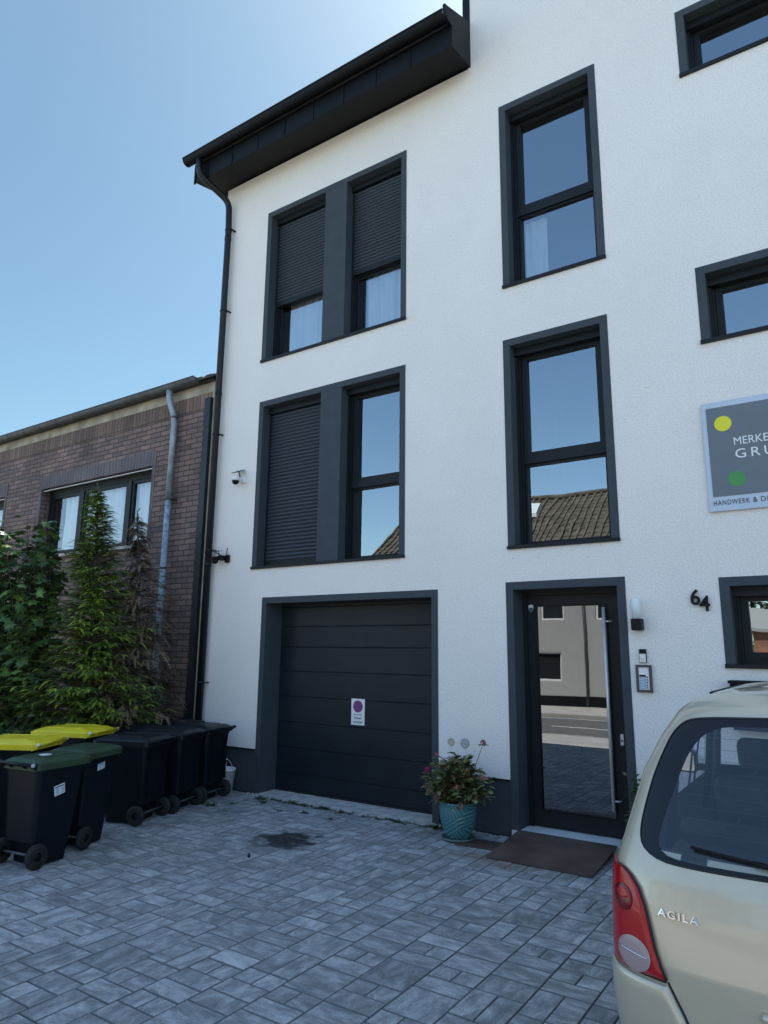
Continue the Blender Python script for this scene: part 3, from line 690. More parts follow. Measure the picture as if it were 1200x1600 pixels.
while x < -8.1:
    gb.prism([(cyg+(rg2+.005)*math.cos(math.pi*.97+math.pi*i/12), czg2+(rg2+.005)*math.sin(math.pi*.97+math.pi*i/12)) for i in range(13)]+[(cyg+(rg2+.0005)*math.cos(math.pi*1.97-math.pi*i/12), czg2+(rg2+.0005)*math.sin(math.pi*1.97-math.pi*i/12)) for i in range(13)], 'x', x-.013, x+.013); x += .56
gb.build_each('gutter_bracket', M['zinc_old'], g2o)
z1_ = MB(); z1_.tube(smooth_path([(-8.72, -.085, 5.90), (-8.70, -.085, 5.72), (-8.62, -.02, 5.42), (-8.62, -.03, 4.1)]), .05, 16)
zo = z1_.build('downpipe', M['zinc'], bh)
M['zinc_blue'] = mat('peeling_blue_grey_pipe', (.27, .34, .41), .6, var=.45, vscale=14)
z2 = MB(); z2.tube([(-8.62, -.03, 4.095), (-8.62, -.03, 0)], .046, 16); z2.build('lower_pipe', M['zinc_blue'], zo)
z3 = MB(); z3.tube([(-8.62, -.03, 4.08), (-8.62, -.03, 4.13)], .062, 16); z3.box(-8.56, -8.50, -.06, .05, 4.09, 4.12)
for z in (5.42, 3.0): z3.tube([(-8.62, -.03, z), (-8.62, -.03, z+.03)], .054, 16)
z3.build_each('pipe_clip', M['zinc_old'], zo)

# ================================================================== WALL FIXTURES
# company sign
M['board'] = mat('pale_blue_board', (.50, .56, .66), .45, var=.04); M['slate'] = mat('slate_panel', (.135, .155, .18), .45, var=.04)
M['yel'] = mat('yellow_disc', (.75, .68, .02), .45, var=0); M['grn'] = mat('green_disc', (.06, .27, .07), .45, var=0)
sg = empty('company_sign', (0, -.02, 3.6), 'large grey company sign with yellow and green discs and white lettering', 'sign')
t = MB(); t.rbox(-.945, .93, -.034, -.014, 3.085, 4.125, .003, 1); t.build('board', M['board'], sg)
t = MB(); t.box(-.905, .89, -.038, -.0345, 3.22, 4.070); t.build('panel', M['slate'], sg)
def disc(x, z, r, y, m, p, name): t = MB(); t.lathe([(.0001, y), (r, y), (r, y+.0015)], (x, 0, z), 40, 'y', False); return t.build(name, m, p)
disc(-.770, 3.905, .073, -.0405, M['yel'], sg, 'yellow_disc'); disc(-.695, 3.370, .072, -.0405, M['grn'], sg, 'green_disc')
text_facing_front('MERKEL', -.693, 3.686, -.0385, .072, M['white'], sg, width=.325, bold=.0)
text_facing_front('GRUPPE', -.690, 3.560, -.0385, .085, M['white'], sg, width=.60, spacing=1.35)
text_facing_front('HANDWERK', -.905, 3.140, -.035, .046, M['ink'], sg, width=.295, spacing=1.2)
text_facing_front('&', -.585, 3.140, -.035, .046, M['ink'], sg, width=.036)
text_facing_front('DIENSTE', -.522, 3.140, -.035, .046, M['ink'], sg, width=.25, spacing=1.2)
for x, z in ((-.918, 4.085), (-.905, 3.105), (.90, 4.085), (.90, 3.105)):
    t = MB(); t.ball((x, -.036, z), .010, 10, 6, (1, .6, 1)); t.build('screw_cap', M['white'], sg)
# house number
hn = empty('house_number', (-1.1, 0, 2.2), 'black metal house number 64 fixed beside the wall lamp', 'number')
text_facing_front('6', -1.168, 2.243, -.022, .145, M['black'], hn, name='digit', width=.080, bold=.016, depth=.010)
text_facing_front('4', -1.098, 2.188, -.022, .140, M['black'], hn, name='digit', width=.088, bold=.016, depth=.010)
# lamp with camera box
M['lamp'] = mat('opal_lamp_glass', (.72, .77, .78), .3, var=.02)
lp = empty('wall_lamp', (-1.64, 0, 2.1), 'white cylindrical wall lamp on a black sensor box right of the door', 'wall lamp')
t = MB(); t.lathe([(.0001, 2.315), (.034, 2.315), (.039, 2.31), (.039, 2.128), (.0001, 2.128)], (-1.645, -.075, 0), 28); t.build('lamp_shade', M['lamp'], lp)
t = MB(); t.rbox(-1.690, -1.598, -.118, -.003, 2.02, 2.127, .004); t.build('sensor_box', M['black'], lp)
t = MB(); t.lathe([(.0001, -.124), (.012, -.124), (.012, -.118)], (-1.63, 0, 2.055), 16, 'y'); t.lathe([(.0001, -.122), (.008, -.122), (.008, -.118)], (-1.665, 0, 2.055), 16, 'y'); t.build_each('lens', M['rubber'], lp)
# door bell
db = empty('doorbell', (-1.62, 0, 1.78), 'small black and silver doorbell with round button below the wall lamp', 'doorbell')
t = MB(); t.rbox(-1.654, -1.591, -.028, -.002, 1.722, 1.848, .004); t.build('housing', M['black'], db)
M['silver'] = mat('satin_silver', (.62, .63, .65), .35, metal=.6, var=.03)
t = MB(); t.rbox(-1.651, -1.594, -.031, -.0285, 1.725, 1.805, .001, 1); t.build('faceplate', M['silver'], db)
t = MB(); t.lathe([(.0001, -.037), (.012, -.037), (.014, -.034), (.014, -.0315)], (-1.6225, 0, 1.768), 20, 'y'); t.build('button', M['white'], db)
# intercom
M['brown'] = mat('brown_anodised_frame', (.06, .05, .05), .45, var=.1)
ic = empty('intercom_panel', (-1.62, 0, 1.58), 'brown framed intercom panel with white field and blue name plates', 'intercom')
t = MB(); ring(t, -1.693, -1.553, 1.455, 1.703, .022, -.032, -.002); t.build('frame', M['brown'], ic)
t = MB(); t.box(-1.670, -1.576, -.022, -.002, 1.478, 1.680); t.build('panel', M['white'], ic)
t = MB(); t.box(-1.664, -1.606, -.0245, -.0225, 1.484, 1.588); t.build('name_plate', mat('pale_blue_plate', (.30, .40, .55), .4, var=.03), ic)
t = MB()
t.box(-1.664, -1.606, -.0265, -.025, 1.594, 1.612)
for k in range(5): t.box(-1.600, -1.590, -.030, -.0225, 1.490+k*.024, 1.501+k*.024)
t.build_each('button', M['black'], ic)
t = MB()
for k in range(4): t.box(-1.660, -1.618, -.0262, -.0250, 1.495+k*.024, 1.4985+k*.024)
t.build_each('name_line', M['white'], ic)
# letterbox
lb = empty('letterbox', (-.3, 0, 1.4), 'dark letterbox on the wall behind the car roof with pale round knob', 'letterbox')
t = MB(); t.rbox(-.893, .3, -.14, -.002, 1.18, 1.56, .006); t.build('box', M['metal_dark'], lb)
t = MB(); t.rbox(-.905, .31, -.155, -.001, 1.562, 1.588, .004); t.build('flap', M['metal_dark'], lb)
t = MB(); t.ball((-.728, -.155, 1.535), .022, 14, 10); t.build('knob', M['white'], lb)
# cameras
c1 = empty('security_camera', (-7.03, 0, 4.2), 'white dome camera with black globe and small solar panel, high left on the wall', 'camera')
t = MB(); t.rbox(-7.06, -6.96, -.05, -.002, 4.145, 4.235, .01); t.tube([(-7.01, -.04, 4.19), (-7.03, -.13, 4.19)], .03, 14); t.lathe([(.0001, 4.215), (.045, 4.215), (.058, 4.20), (.060, 4.16), (.0001, 4.16)], (-7.035, -.14, 0), 24); t.build('housing', M['white'], c1)
t = MB(); t.ball((-7.035, -.14, 4.155), .050, 20, 12, (1, 1, 1.05), -1, .2); t.build('globe', M['black'], c1)
t = MB(); t.prism([(-.02, 4.335), (-.15, 4.275), (-.154, 4.283), (-.024, 4.343)], 'x', -7.115, -6.98); t.tube([(-7.03, -.06, 4.22), (-7.04, -.08, 4.305)], .008, 8); t.build('solar_panel', M['metal_dark'], c1)
c2 = empty('security_camera', (-7.3, 0, 3.06), 'black dome camera with antennas and flat solar panel beside the downpipe', 'camera')
t = MB(); t.rbox(-7.27, -7.20, -.045, -.002, 3.01, 3.12, .01); t.rbox(-7.33, -7.25, -.13, -.04, 3.04, 3.11, .012); t.tube([(-7.24, -.05, 3.02), (-7.22, -.05, 3.22)], .006, 8); t.tube([(-7.30, -.12, 3.08), (-7.31, -.13, 3.18)], .006, 8); t.build('housing', M['black'], c2)
t = MB(); t.ball((-7.36, -.14, 3.035), .047, 20, 12); t.lathe([(.0001, 3.095), (.045, 3.09), (.05, 3.05), (.0001, 3.05)], (-7.36, -.14, 0), 20); t.build('globe', M['black'], c2)
t = MB(); t.prism([(-.10, 3.180), (-.24, 3.150), (-.24, 3.143), (-.10, 3.172)], 'x', -7.50, -7.26); t.tube([(-7.30, -.05, 3.1), (-7.36, -.15, 3.158)], .007, 8); t.build('solar_panel', M['metal_dark'], c2)
# round discs on the wall behind the pot plant
M['disc'] = mat('grey_disc', (.36, .37, .38), .6, var=.08); M['disc2'] = mat('beige_disc', (.42, .36, .28), .6, var=.08)
for x, z, r_, mm_, lab in ((-3.318, .905, .050, M['disc'], 'grey round disc on a stake, right of its beige twin in the pot'), (-3.475, .905, .040, M['disc2'], 'beige round disc on a stake, left of its grey twin in the pot')):
    e = empty('garden_stake', (x, -.36, .27), lab, 'garden stake', group='disc stakes in the teal pot')
    t = MB(); t.lathe([(.0001, -.372), (r_*.15, -.374), (r_*.2, -.371), (r_*.55, -.371), (r_*.6, -.374), (r_, -.370), (r_, -.362), (.0001, -.362)], (x, 0, z), 28, 'y'); t.build('disc', mm_, e)
    t = MB(); t.tube([(x, -.36, .27), (x, -.36, z-r_+.01)], .004, 6); t.build('rod', M['steel'], e)

# parking sign on the garage door
M['red'] = mat('sign_red', (.42, .02, .04), .4, var=0); M['blu'] = mat('sign_blue', (.05, .06, .26), .4, var=0)
ps = empty('parking_sign', (-5.135, .3, 1.06), 'white sign reading Parken verboten with a red and blue no-stopping disc', 'sign')
px, pz = -5.243, .905; pw, ph = .205, .315; sy0 = .312
t = MB(); t.rbox(px, px+pw, sy0-.003, sy0+.002, pz, pz+ph, .0012, 1); t.build('plate', M['white'], ps)
t = MB(); ring(t, px+.002, px+pw-.002, pz+.002, pz+ph-.002, .003, sy0-.0045, sy0-.0032); t.build('border', M['silver'], ps)
disc(px+pw/2, pz+.222, .073, sy0-.0048, M['red'], ps, 'red_ring'); disc(px+pw/2, pz+.222, .060, sy0-.0066, M['blu'], ps, 'blue_field')
t = MB()
for a in (45, -45):
    q = [(-.060, -.0055), (.060, -.0055), (.060, .0055), (-.060, .0055)]; ca, sa = math.cos(R(a)), math.sin(R(a))
    t.prism([(px+pw/2+u*ca-v*sa, pz+.222+u*sa+v*ca) for u, v in q], 'y', sy0-(.0078 if a > 0 else .0082), sy0-.0068)
t.build('red_cross', M['red'], ps)
t = MB(); t.box(px+.05, px+pw-.05, sy0-.0045, sy0-.0032, pz+.122, pz+.128)
for s_, xe in ((-1, px+.036), (1, px+pw-.036)): t.prism([(xe, pz+.125), (xe-s_*.018, pz+.134), (xe-s_*.018, pz+.116)], 'y', sy0-.0045, sy0-.0032)
t.build('double_arrow', M['ink'], ps)
text_facing_front('Parken', px+.050, pz+.070, sy0-.0035, .033, M['ink'], ps, width=.105, depth=.001, bold=.01)
text_facing_front('verboten!', px+.030, pz+.022, sy0-.0035, .033, M['ink'], ps, width=.145, depth=.001, bold=.01)

# ramp and plate
rp_ = empty('access_ramp', (-2.42, -.4, 0), 'brown checker plate ramp leading up to the front door', 'ramp')
t = MB(); t.prism([(-.80, .006), (-.04, .082), (-.04, .088), (-.80, .012)], 'x', -2.905, -1.945); t.build('plate', M['rust'], rp_)
t = MB()
for x in (-2.88, -2.42, -1.985): t.prism([(-.6, .003), (-.06, .003), (-.06, .078), (-.6, .024)], 'x', x, x+.006)
t.build_each('bracket', M['rust'], rp_)
t = MB(); t.prism([(-3.33, -.60), (-2.93, -.56), (-2.93, -.27), (-3.33, -.30)], 'z', .003, .008); tag(t.build('metal_plate', M['rust']), 'small flat rusty metal plate lying between pot and ramp', 'metal plate')

# bucket
bk = empty('bucket', (-6.95, -.16, 0), 'small white plastic bucket behind the black bins by the wall', 'bucket')
t = MB(); t.lathe([(.0001, .003), (.115, .003), (.145, .27), (.152, .27), (.152, .29), (.142, .29), (.113, .01), (.0001, .01)], (-6.92, -.17, 0), 32); t.build('body', M['white'], bk)
t = MB(); t.tube([(-6.92+.15*math.cos(a), -.17, .28+.15*math.sin(a)*.9) for a in [math.pi*i/14 for i in range(15)]], .004, 8); t.build('handle', M['steel'], bk)
t = MB(); t.rbox(-6.99, -6.91, -.21, -.13, .2, .37, .02, 3); t.tube([(-6.93, -.17, .36), (-6.93, -.17, .40), (-6.88, -.17, .405)], .012, 10); t.build('bottle', M['white'], bk)

# ================================================================== WHEELIE BINS  (local frame: back with wheels at +Y, origin on the ground)
def rrect(w, y0, y1, r, z, n=4):
    out = []
    for cx_, cyy, a0 in ((w/2-r, y1-r, 0), (-w/2+r, y1-r, 90), (-w/2+r, y0+r, 180), (w/2-r, y0+r, 270)):
        for k in range(n+1): a = R(a0+90*k/n); out.append((cx_+r*math.cos(a), cyy+r*math.sin(a), z))
    return out
def loft(mb, rings, cap0=True, cap1=True, smooth=False):
    n = len(rings[0]); vs = [p for r_ in rings for p in r_]
    fs = [(i*n+k, i*n+(k+1) % n, (i+1)*n+(k+1) % n, (i+1)*n+k) for i in range(len(rings)-1) for k in range(n)]
    if cap0: fs.append(tuple(range(n))[::-1])
    if cap1: fs.append(tuple((len(rings)-1)*n+k for k in range(n)))
    return mb.add(vs, fs, smooth)
def make_bin(w, d, h, lid_m, body_m, label, group, sticker=None, lid_sticker=False, style=0):
    e = empty('wheelie_bin', (0, 0, 0), label, 'wheelie bin', group=group)
    hb = h-.07; yb = d/2
    mb = MB()
    def fy(t): return -d/2 + d*.20*(1-t)        # front wall leans forward
    R_ = []
    for z, wt, back in ((.012, .80, yb-.12), (.17, .84, yb-.10), (.20, .85, yb-.03), (.5, .92, yb-.015), (hb-.06, .985, yb), (hb-.06, 1.02, yb+.008), (hb, 1.03, yb+.012)):
        R_.append(rrect(w*wt, fy(z/hb)-(0.012 if z >= hb-.061 and wt > 1 else 0), back, .045, z))
    loft(mb, R_)
    bo = mb.build('body', body_m, e)
    # vertical ribs on both sides and the comb beneath the rim
    rb = MB()
    if style:
        for sx in (-1, 1):
            for yy in (yb-.05,):
                rb.prism([(sx*w*.44, yb-.03), (sx*w*.475, yb-.03), (sx*w*.475, yb-.10), (sx*w*.44, yb-.10)], 'z', .22, hb-.06)
        rb.box(-w*.30, -w*.285, yb-.02, yb+.012, .24, hb-.08); rb.box(w*.285, w*.30, yb-.02, yb+.012, .24, hb-.08)
        rb.build_each('rib', body_m, bo)
    ax = MB(); ax.tube([(-w*.5, yb-.055, .10), (w*.5, yb-.055, .10)], .011, 10); ax.build('axle', M['zinc_old'], e)
    for s in (-1, 1):
        x0 = s*w*.5; t = MB(); prof = [(.035, -.022), (.085, -.024), (.098, -.017), (.10, 0), (.098, .017), (.085, .024), (.035, .022)]
        t.lathe([(a, b) for a, b in prof], (x0, yb-.055, .10), 28, 'x'); wh = t.build('wheel', M['rubber'], e)
        t = MB(); sgn = s; pr = [(.0001, sgn*.018), (.022, sgn*.018), (.024, sgn*.010), (.060, sgn*.014), (.066, sgn*.025), (.068, -sgn*.01), (.0001, -sgn*.01)]
        t.lathe(pr, (x0, yb-.055, .10), 28, 'x')
        for k in range(8):
            a = 2*math.pi*k/8; c_, s__ = math.cos(a), math.sin(a)
            t.tube([(x0+sgn*.014, yb-.055+.02*c_, .10+.02*s__), (x0+sgn*.020, yb-.055+.062*c_, .10+.062*s__)], .004, 6)
        t.build('rim', M['black'], wh)
    # lid
    t = MB(); L = []
    for z, k, dn in ((hb-.032, 1.055, -.012), (hb+.018, 1.06, -.012), (hb+.028, 1.02, 0), (hb+.034, .97, .015), (hb+.048, .84, .05), (hb+.052, .80, .06), (hb+.058, .5, .16), (hb+.060, .1, .24)):
        L.append(rrect(w*k, fy(1)-.045+dn*d/.6, yb+.03-dn*.8*d/.6, max(.012, .05*k), z))
    loft(t, L, cap0=False)
    # front lip
    t.prism([(-w*.42, fy(1)-.095), (w*.42, fy(1)-.095), (w*.49, fy(1)-.035), (-w*.49, fy(1)-.035)], 'z', hb-.020, hb+.012)
    lo = t.build('lid', lid_m, e)
    # raised ribs on the lid
    t = MB(); t.rbox(-w*.34, -w*.30, fy(1)+.06, yb-.10, hb+.050, hb+.062, .004, 1); t.rbox(w*.30, w*.34, fy(1)+.06, yb-.10, hb+.050, hb+.062, .004, 1)
    t.rbox(-w*.22, w*.22, fy(1)-.02, fy(1)+.02, hb+.030, hb+.050, .006, 1)
    t.build_each('lid_rib', lid_m, lo)
    hd = MB(); hd.tube([(-w*.50, yb+.065, hb+.018), (w*.50, yb+.065, hb+.018)], .016, 12)
    for s in (-1, 1):
        for q in (.46, .2): hd.prism([(yb-.01, hb-.05), (yb+.078, hb+.006), (yb+.078, hb+.028), (yb-.01, hb+.026)], 'x', s*w*q-.014, s*w*q+.014)
    hd.build('handle_bar', body_m if lid_m is not M['lid_yel'] else lid_m, e)
    kn = MB()
    for s in (-1, 1): kn.lathe([(.0001, s*(w*.5+.012)), (.013, s*(w*.5+.012)), (.0172, s*w*.5), (.0172, s*w*.485), (.0001, s*w*.485)], (0, yb+.065, hb+.018), 14, 'x')
    kn.build_each('hinge_cap', M['paper'] if lid_m is M['lid_yel'] else M['disc'] if lid_m is M['lid_grn'] else M['black'], lo)
    if sticker:
        sx, sy_, sz, sw_, sh_, tilt = sticker
        def wall_pt(a, b):   # sticker on the +X side wall; width tapers with height
            z = sz+b; tt = z/hb; ww = w*(.85+.135*min(1, (z-.2)/(hb-.26)))
            return (ww/2*sx+.003*sx, sy_+a, z)
        ca, sa = math.cos(R(tilt)), math.sin(R(tilt))
        def quad(mb_, a0, a1, b0, b1, off):
            P = []
            for a, b in ((a0,b0),(a1,b0),(a1,b1),(a0,b1)):
                p = wall_pt(a*ca-b*sa, a*sa+b*ca); P.append((p[0]+off*sx, p[1], p[2]))
            Q = [(p[0]-.0012*sx, p[1], p[2]) for p in P]
            mb_.add(P+Q, [(0,1,2,3),(7,6,5,4),(0,4,5,1),(1,5,6,2),(2,6,7,3),(3,7,4,0)])
        t = MB(); quad(t, -sw_/2, sw_/2, -sh_/2, sh_/2, .004); so = t.build('sticker', M['paper'], e)
        t = MB(); q_ = random.Random(int(sz*1000))
        quad(t, -sw_*.42, sw_*.42, sh_*.26, sh_*.40, .0056)
        for c0 in (-.44, .04):
            for k in range(4):
                quad(t, sw_*c0, sw_*(c0+.2+.18*q_.random()), sh_*(-.38+.15*k), sh_*(-.33+.15*k), .0056)
        t.build('sticker_print', M['blue_print'], so)
    if lid_sticker:
        t = MB(); t.lathe([(.0001, hb+.0625), (.052, hb+.0615), (.052, hb+.056)], (0, .03, 0), 28); t.build('round_sticker', M['paper'], lo)
    return e
def place(e, x, y, phi): e.location = (x, y, 0); e.rotation_euler = (0, 0, R(phi-90))     # phi = heading of the wheeled back
GG = 'row of wheelie bins on the paving'
HB = .885
b = make_bin(.43, .49, HB, M['lid_grn'], M['body_grn'], 'green-lidded wheelie bin in the front, nearest the camera, with round sticker on its lid', GG, (-1, .02, .60, .105, .085, -12), True); place(b, -6.03, -3.15, -82)
b = make_bin(.43, .49, HB, M['lid_grn'], M['body_grn'], 'green-lidded wheelie bin between the nearest green bin and the black bins', GG, (-1, .03, .70, .105, .06, -8)); place(b, -6.27, -2.63, -70)
y1b = make_bin(.53, .62, .93, M['lid_yel'], M['body_grn'], 'yellow-lidded wheelie bin standing nearest the black bins', GG); place(y1b, -7.52, -1.95, 22)
c_ = copy_tree(y1b); c_['label'] = 'yellow-lidded wheelie bin in the middle of the three yellow ones'; place(c_, -7.08, -2.86, 30)
c_ = copy_tree(y1b); c_['label'] = 'yellow-lidded wheelie bin cut by the left edge of the photo'; place(c_, -7.02, -3.72, 30)
k1 = make_bin(.49, .58, HB, M['lid_blk'], M['body_grn'], 'black wheelie bin with white sticker, front row, nearest the green bins', GG, (1, -.12, .70, .10, .10, 4), style=1); place(k1, -6.64, -1.78, 19)
k2 = make_bin(.49, .58, HB+.01, M['lid_blk'], M['body_grn'], 'black wheelie bin in the middle of the front row of three', GG, style=1); place(k2, -6.77, -1.19, 17)
c_ = copy_tree(k2); c_['label'] = 'black wheelie bin closest to the white wall and the bucket'; place(c_, -6.90, -.64, 13)
c_ = copy_tree(k2); c_['label'] = 'black wheelie bin of the rear row, behind the middle black bin'; place(c_, -7.55, -1.15, 20)
c_ = copy_tree(k2); c_['label'] = 'black wheelie bin of the rear row, closest to the downpipe'; place(c_, -7.64, -.50, 15)
# ================================================================== PLANTS
def lerp(a, b, t): return a+(b-a)*t
def frond(mb, o, d, n, L, wd, rr, col, droop=.5, lobes=9):
    """flat conifer spray: a bent midrib with short pointed side leaflets"""
    d = d.normalized(); s = d.cross(n).normalized()
    prev = o; pts = []
    for i in range(lobes+1):
        t = i/lobes; pts.append(o + d*(L*t) + Vector((0, 0, -droop*L*t*t)))
    for i in range(lobes):
        t = (i+.5)/lobes; p = pts[i]; q = pts[i+1]; l = wd*(1-t*.85)*rr.uniform(.7, 1.2)
        w = L/lobes*.42
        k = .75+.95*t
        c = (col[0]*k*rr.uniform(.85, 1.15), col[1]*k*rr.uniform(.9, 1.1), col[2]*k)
        ax = (q-p).normalized()
        for sg in (-1, 1):
            tip = p + s*(sg*l) + ax*(l*.75) + Vector((0, 0, -l*.25*droop))
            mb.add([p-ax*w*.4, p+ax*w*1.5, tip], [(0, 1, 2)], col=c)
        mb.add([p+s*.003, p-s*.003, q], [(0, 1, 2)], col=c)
def conifer(name, base, top, rad_fn, nb, seed, cols, spray, lobes, droop, label, zmin=.1, up=.15, bare=0., dens=1.):
    rr = random.Random(seed); root = empty(name, base, label, 'tree')
    base, top = Vector(base), Vector(top); H_ = top.z-base.z
    tr = MB(); tr.tube([base.lerp(top, k/8)+Vector((rr.uniform(-.015, .015), rr.uniform(-.015, .015), 0)) for k in range(9)], [.06*(1-k/8)+.006 for k in range(9)], 10)
    cr = MB(); 
    for i in range(nb):
        t = (i+rr.random())/nb; t = zmin+(1-zmin)*t
        o = base.lerp(top, t); az = rr.uniform(0, 2*math.pi)
        Rm = rad_fn(t, az)*rr.uniform(.62, 1.12)
        if Rm < .03: continue
        d = Vector((math.cos(az), math.sin(az), up+rr.uniform(-.12, .15)+.35*t)).normalized()
        mid = o+d*Rm*.5; end = o+d*Rm+Vector((0, 0, -droop*.25*Rm))
        tr.tube([o, mid, end], [.012*(1-t)+.004, .008*(1-t)+.003, .002], 5, False)
        ns = max(2, int(Rm/.055*dens))
        for k in range(ns):
            u = (.22+.78*(k+rr.random())/ns); p = o.lerp(mid, u*2) if u < .5 else mid.lerp(end, u*2-1)
            side = rr.choice((-1, 1)); az2 = az+side*rr.uniform(.1, 1.0)
            dd = Vector((math.cos(az2), math.sin(az2), rr.uniform(-.15, .45)))
            nn = Vector((rr.uniform(-.35, .35), rr.uniform(-.35, .35), 1))
            c = rr.choice(cols); f_ = rr.uniform(.6, 1.3)
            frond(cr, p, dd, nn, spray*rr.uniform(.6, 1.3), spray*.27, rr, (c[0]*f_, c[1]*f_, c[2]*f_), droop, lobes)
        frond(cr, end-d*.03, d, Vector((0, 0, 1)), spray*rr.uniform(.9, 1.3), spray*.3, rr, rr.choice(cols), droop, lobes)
    for k in range(5): frond(cr, base.lerp(top, .95+.012*k), Vector((rr.uniform(-.5, .5), rr.uniform(-.5, .5), 1.2)), Vector((rr.uniform(-1, 1), 1, 0)), spray*.6, spray*.12, rr, cols[0], droop*.6, lobes)
    tr.build('trunk', M['bark'], root, fix=False); cr.build('crown', M['leaf'], root, fix=False)
    return root
def prof_con(t, az):
    r = 1.24*(1-t)**1.12*(1 if t > .3 else .58+1.4*t)+.05*(1-t)
    return r*(1+.18*math.sin(3*az+7*t)+.22*math.sin(31*t+az))
conifer('conifer_tree', (-8.18, -1.25, .02), (-8.62, -1.25, 4.10), prof_con, 1150, 5,
        [(.075, .135, .016), (.13, .19, .018), (.035, .075, .013), (.26, .33, .028)], .155, 9, .40,
        'green cypress-like conifer in front of the brick house window')
def prof_dead(t, az):
    return (.88*(1-t)**.75*(.9+.3*math.sin(11*t+2*az)))*(1+.25*math.cos(az))*(1 if t < .75 else .55)
conifer('dead_conifer', (-7.98, -.66, .02), (-8.56, -.60, 3.80), prof_dead, 340, 9,
        [(.14, .088, .055), (.09, .058, .040), (.19, .125, .08), (.05, .036, .028)], .20, 11, .9,
        'brown dried-out conifer between the green tree and the downpipes', dens=.62)
# leafy maple-like bush at the left edge
def maple_leaf(mb, c, d, n, s, col):
    d = d.normalized(); n = (n-d*n.dot(d)).normalized(); x = d.cross(n)
    P = [(0,-.5),(.12,-.30),(.45,-.38),(.33,-.08),(.52,.18),(.22,.16),(.0,.58),(-.22,.16),(-.52,.18),(-.33,-.08),(-.45,-.38),(-.12,-.30)]
    vs = [c + x*(a*s) + d*(b_*s) + n*(-.18*s*abs(a)-.10*s*b_*b_) for a, b_ in P]; vs.append(c+n*.02*s)
    k = len(P)
    mb.add(vs, [(i, (i+1) % k, k) for i in range(k)], col=col)
def oval_leaf(mb, c, d, n, s, wd, col, fold=.25):
    d = d.normalized(); n = (n-d*n.dot(d)).normalized(); x = d.cross(n)
    pr = [(0,0),(.35,.28),(.5,.55),(.32,.82),(0,1.05)]
    vs = [c + d*(b_*s) - n*(.22*s*b_*b_) for a, b_ in pr]
    L = [c + x*(a*s*wd) + d*(b_*s) + n*(fold*a*s*wd-.22*s*b_*b_) for a, b_ in pr[1:4]]
    R_ = [c - x*(a*s*wd) + d*(b_*s) + n*(fold*a*s*wd-.22*s*b_*b_) for a, b_ in pr[1:4]]
    v = vs+L+R_
    mb.add(v, [(0,5,1),(1,5,6,2),(2,6,7,3),(3,7,4),(0,1,8),(1,2,9,8),(2,3,10,9),(3,4,10)], col=col)
def bush(name, base, stems, seed, cols, n_leaf, size, label, shape, leaf='maple', cat='bush', mats=None, up=.6, stem_r=.012):
    rr = random.Random(seed); base = Vector(base); root = empty(name, base, label, cat)
    st = MB(); lv = MB(); tips = []
    for i in range(stems):
        e_ = base+Vector(shape(rr)); o = base+Vector((rr.uniform(-.12, .12), rr.uniform(-.12, .12), 0))*(4 if leaf == 'maple' else .5)
        m_ = o.lerp(e_, .55)+Vector((rr.uniform(-.1, .1), rr.uniform(-.1, .1), .10))*(e_-o).length*.5
        st.tube([o, m_, e_], [stem_r, stem_r*.65, stem_r*.25], 6, False)
        for k in range(n_leaf):
            u = .25+.75*((k+rr.random())/n_leaf)**.8; p = o*(1-u)**2+m_*2*u*(1-u)+e_*u*u
            az = rr.uniform(0, 2*math.pi); dd = Vector((math.cos(az), math.sin(az), rr.uniform(-.5, up*.7)))
            tip = p+dd*rr.uniform(.3, 1.5)*size
            st.tube([p, tip], [.0022, .0014], 4, False)
            nn = Vector((rr.gauss(0, .45), rr.gauss(0, .45), 1)); c = rr.choice(cols); f_ = rr.uniform(.7, 1.3)
            col = (c[0]*f_, c[1]*f_, c[2]*f_)
            if leaf == 'maple': maple_leaf(lv, tip, dd+Vector((0, 0, -.5)), nn, size*rr.uniform(.6, 1.25), col)
            else: oval_leaf(lv, tip-dd*.3*size, dd+Vector((0, 0, rr.uniform(-.2, .7))), nn, size*rr.uniform(.6, 1.15), .62, col)
    st.build('stem', M['bark'], root, fix=False); lv.build('foliage', M['leafb'], root, fix=False)
    return root, rr
def sh_maple(rr):
    h = rr.uniform(.55, 3.6); k = math.sqrt(max(.05, 1-(h/4.1)**2)); a = rr.uniform(0, 2*math.pi); q = rr.uniform(.3, 1)**.5
    return (1.18*k*q*math.cos(a), .85*k*q*math.sin(a), h)
bush('leafy_shrub', (-9.70, -1.75, .02), 260, 21, [(.06, .125, .03), (.045, .09, .026), (.11, .18, .036), (.06, .12, .036)], 22, .15,
     'dark green maple-leaved shrub at the left edge of the photo', sh_maple)
def sh_low(rr):
    a = rr.uniform(0, 2*math.pi); q = rr.uniform(.2, 1)**.5
    return (.75*q*math.cos(a), .45*q*math.sin(a), rr.uniform(.35, 1.25))
bush('low_shrub', (-8.75, -2.15, .02), 55, 22, [(.03, .06, .02), (.045, .08, .025), (.025, .045, .02)], 14, .075,
     'low small-leaved green shrub growing behind the yellow-lidded bins', sh_low, leaf='oval')

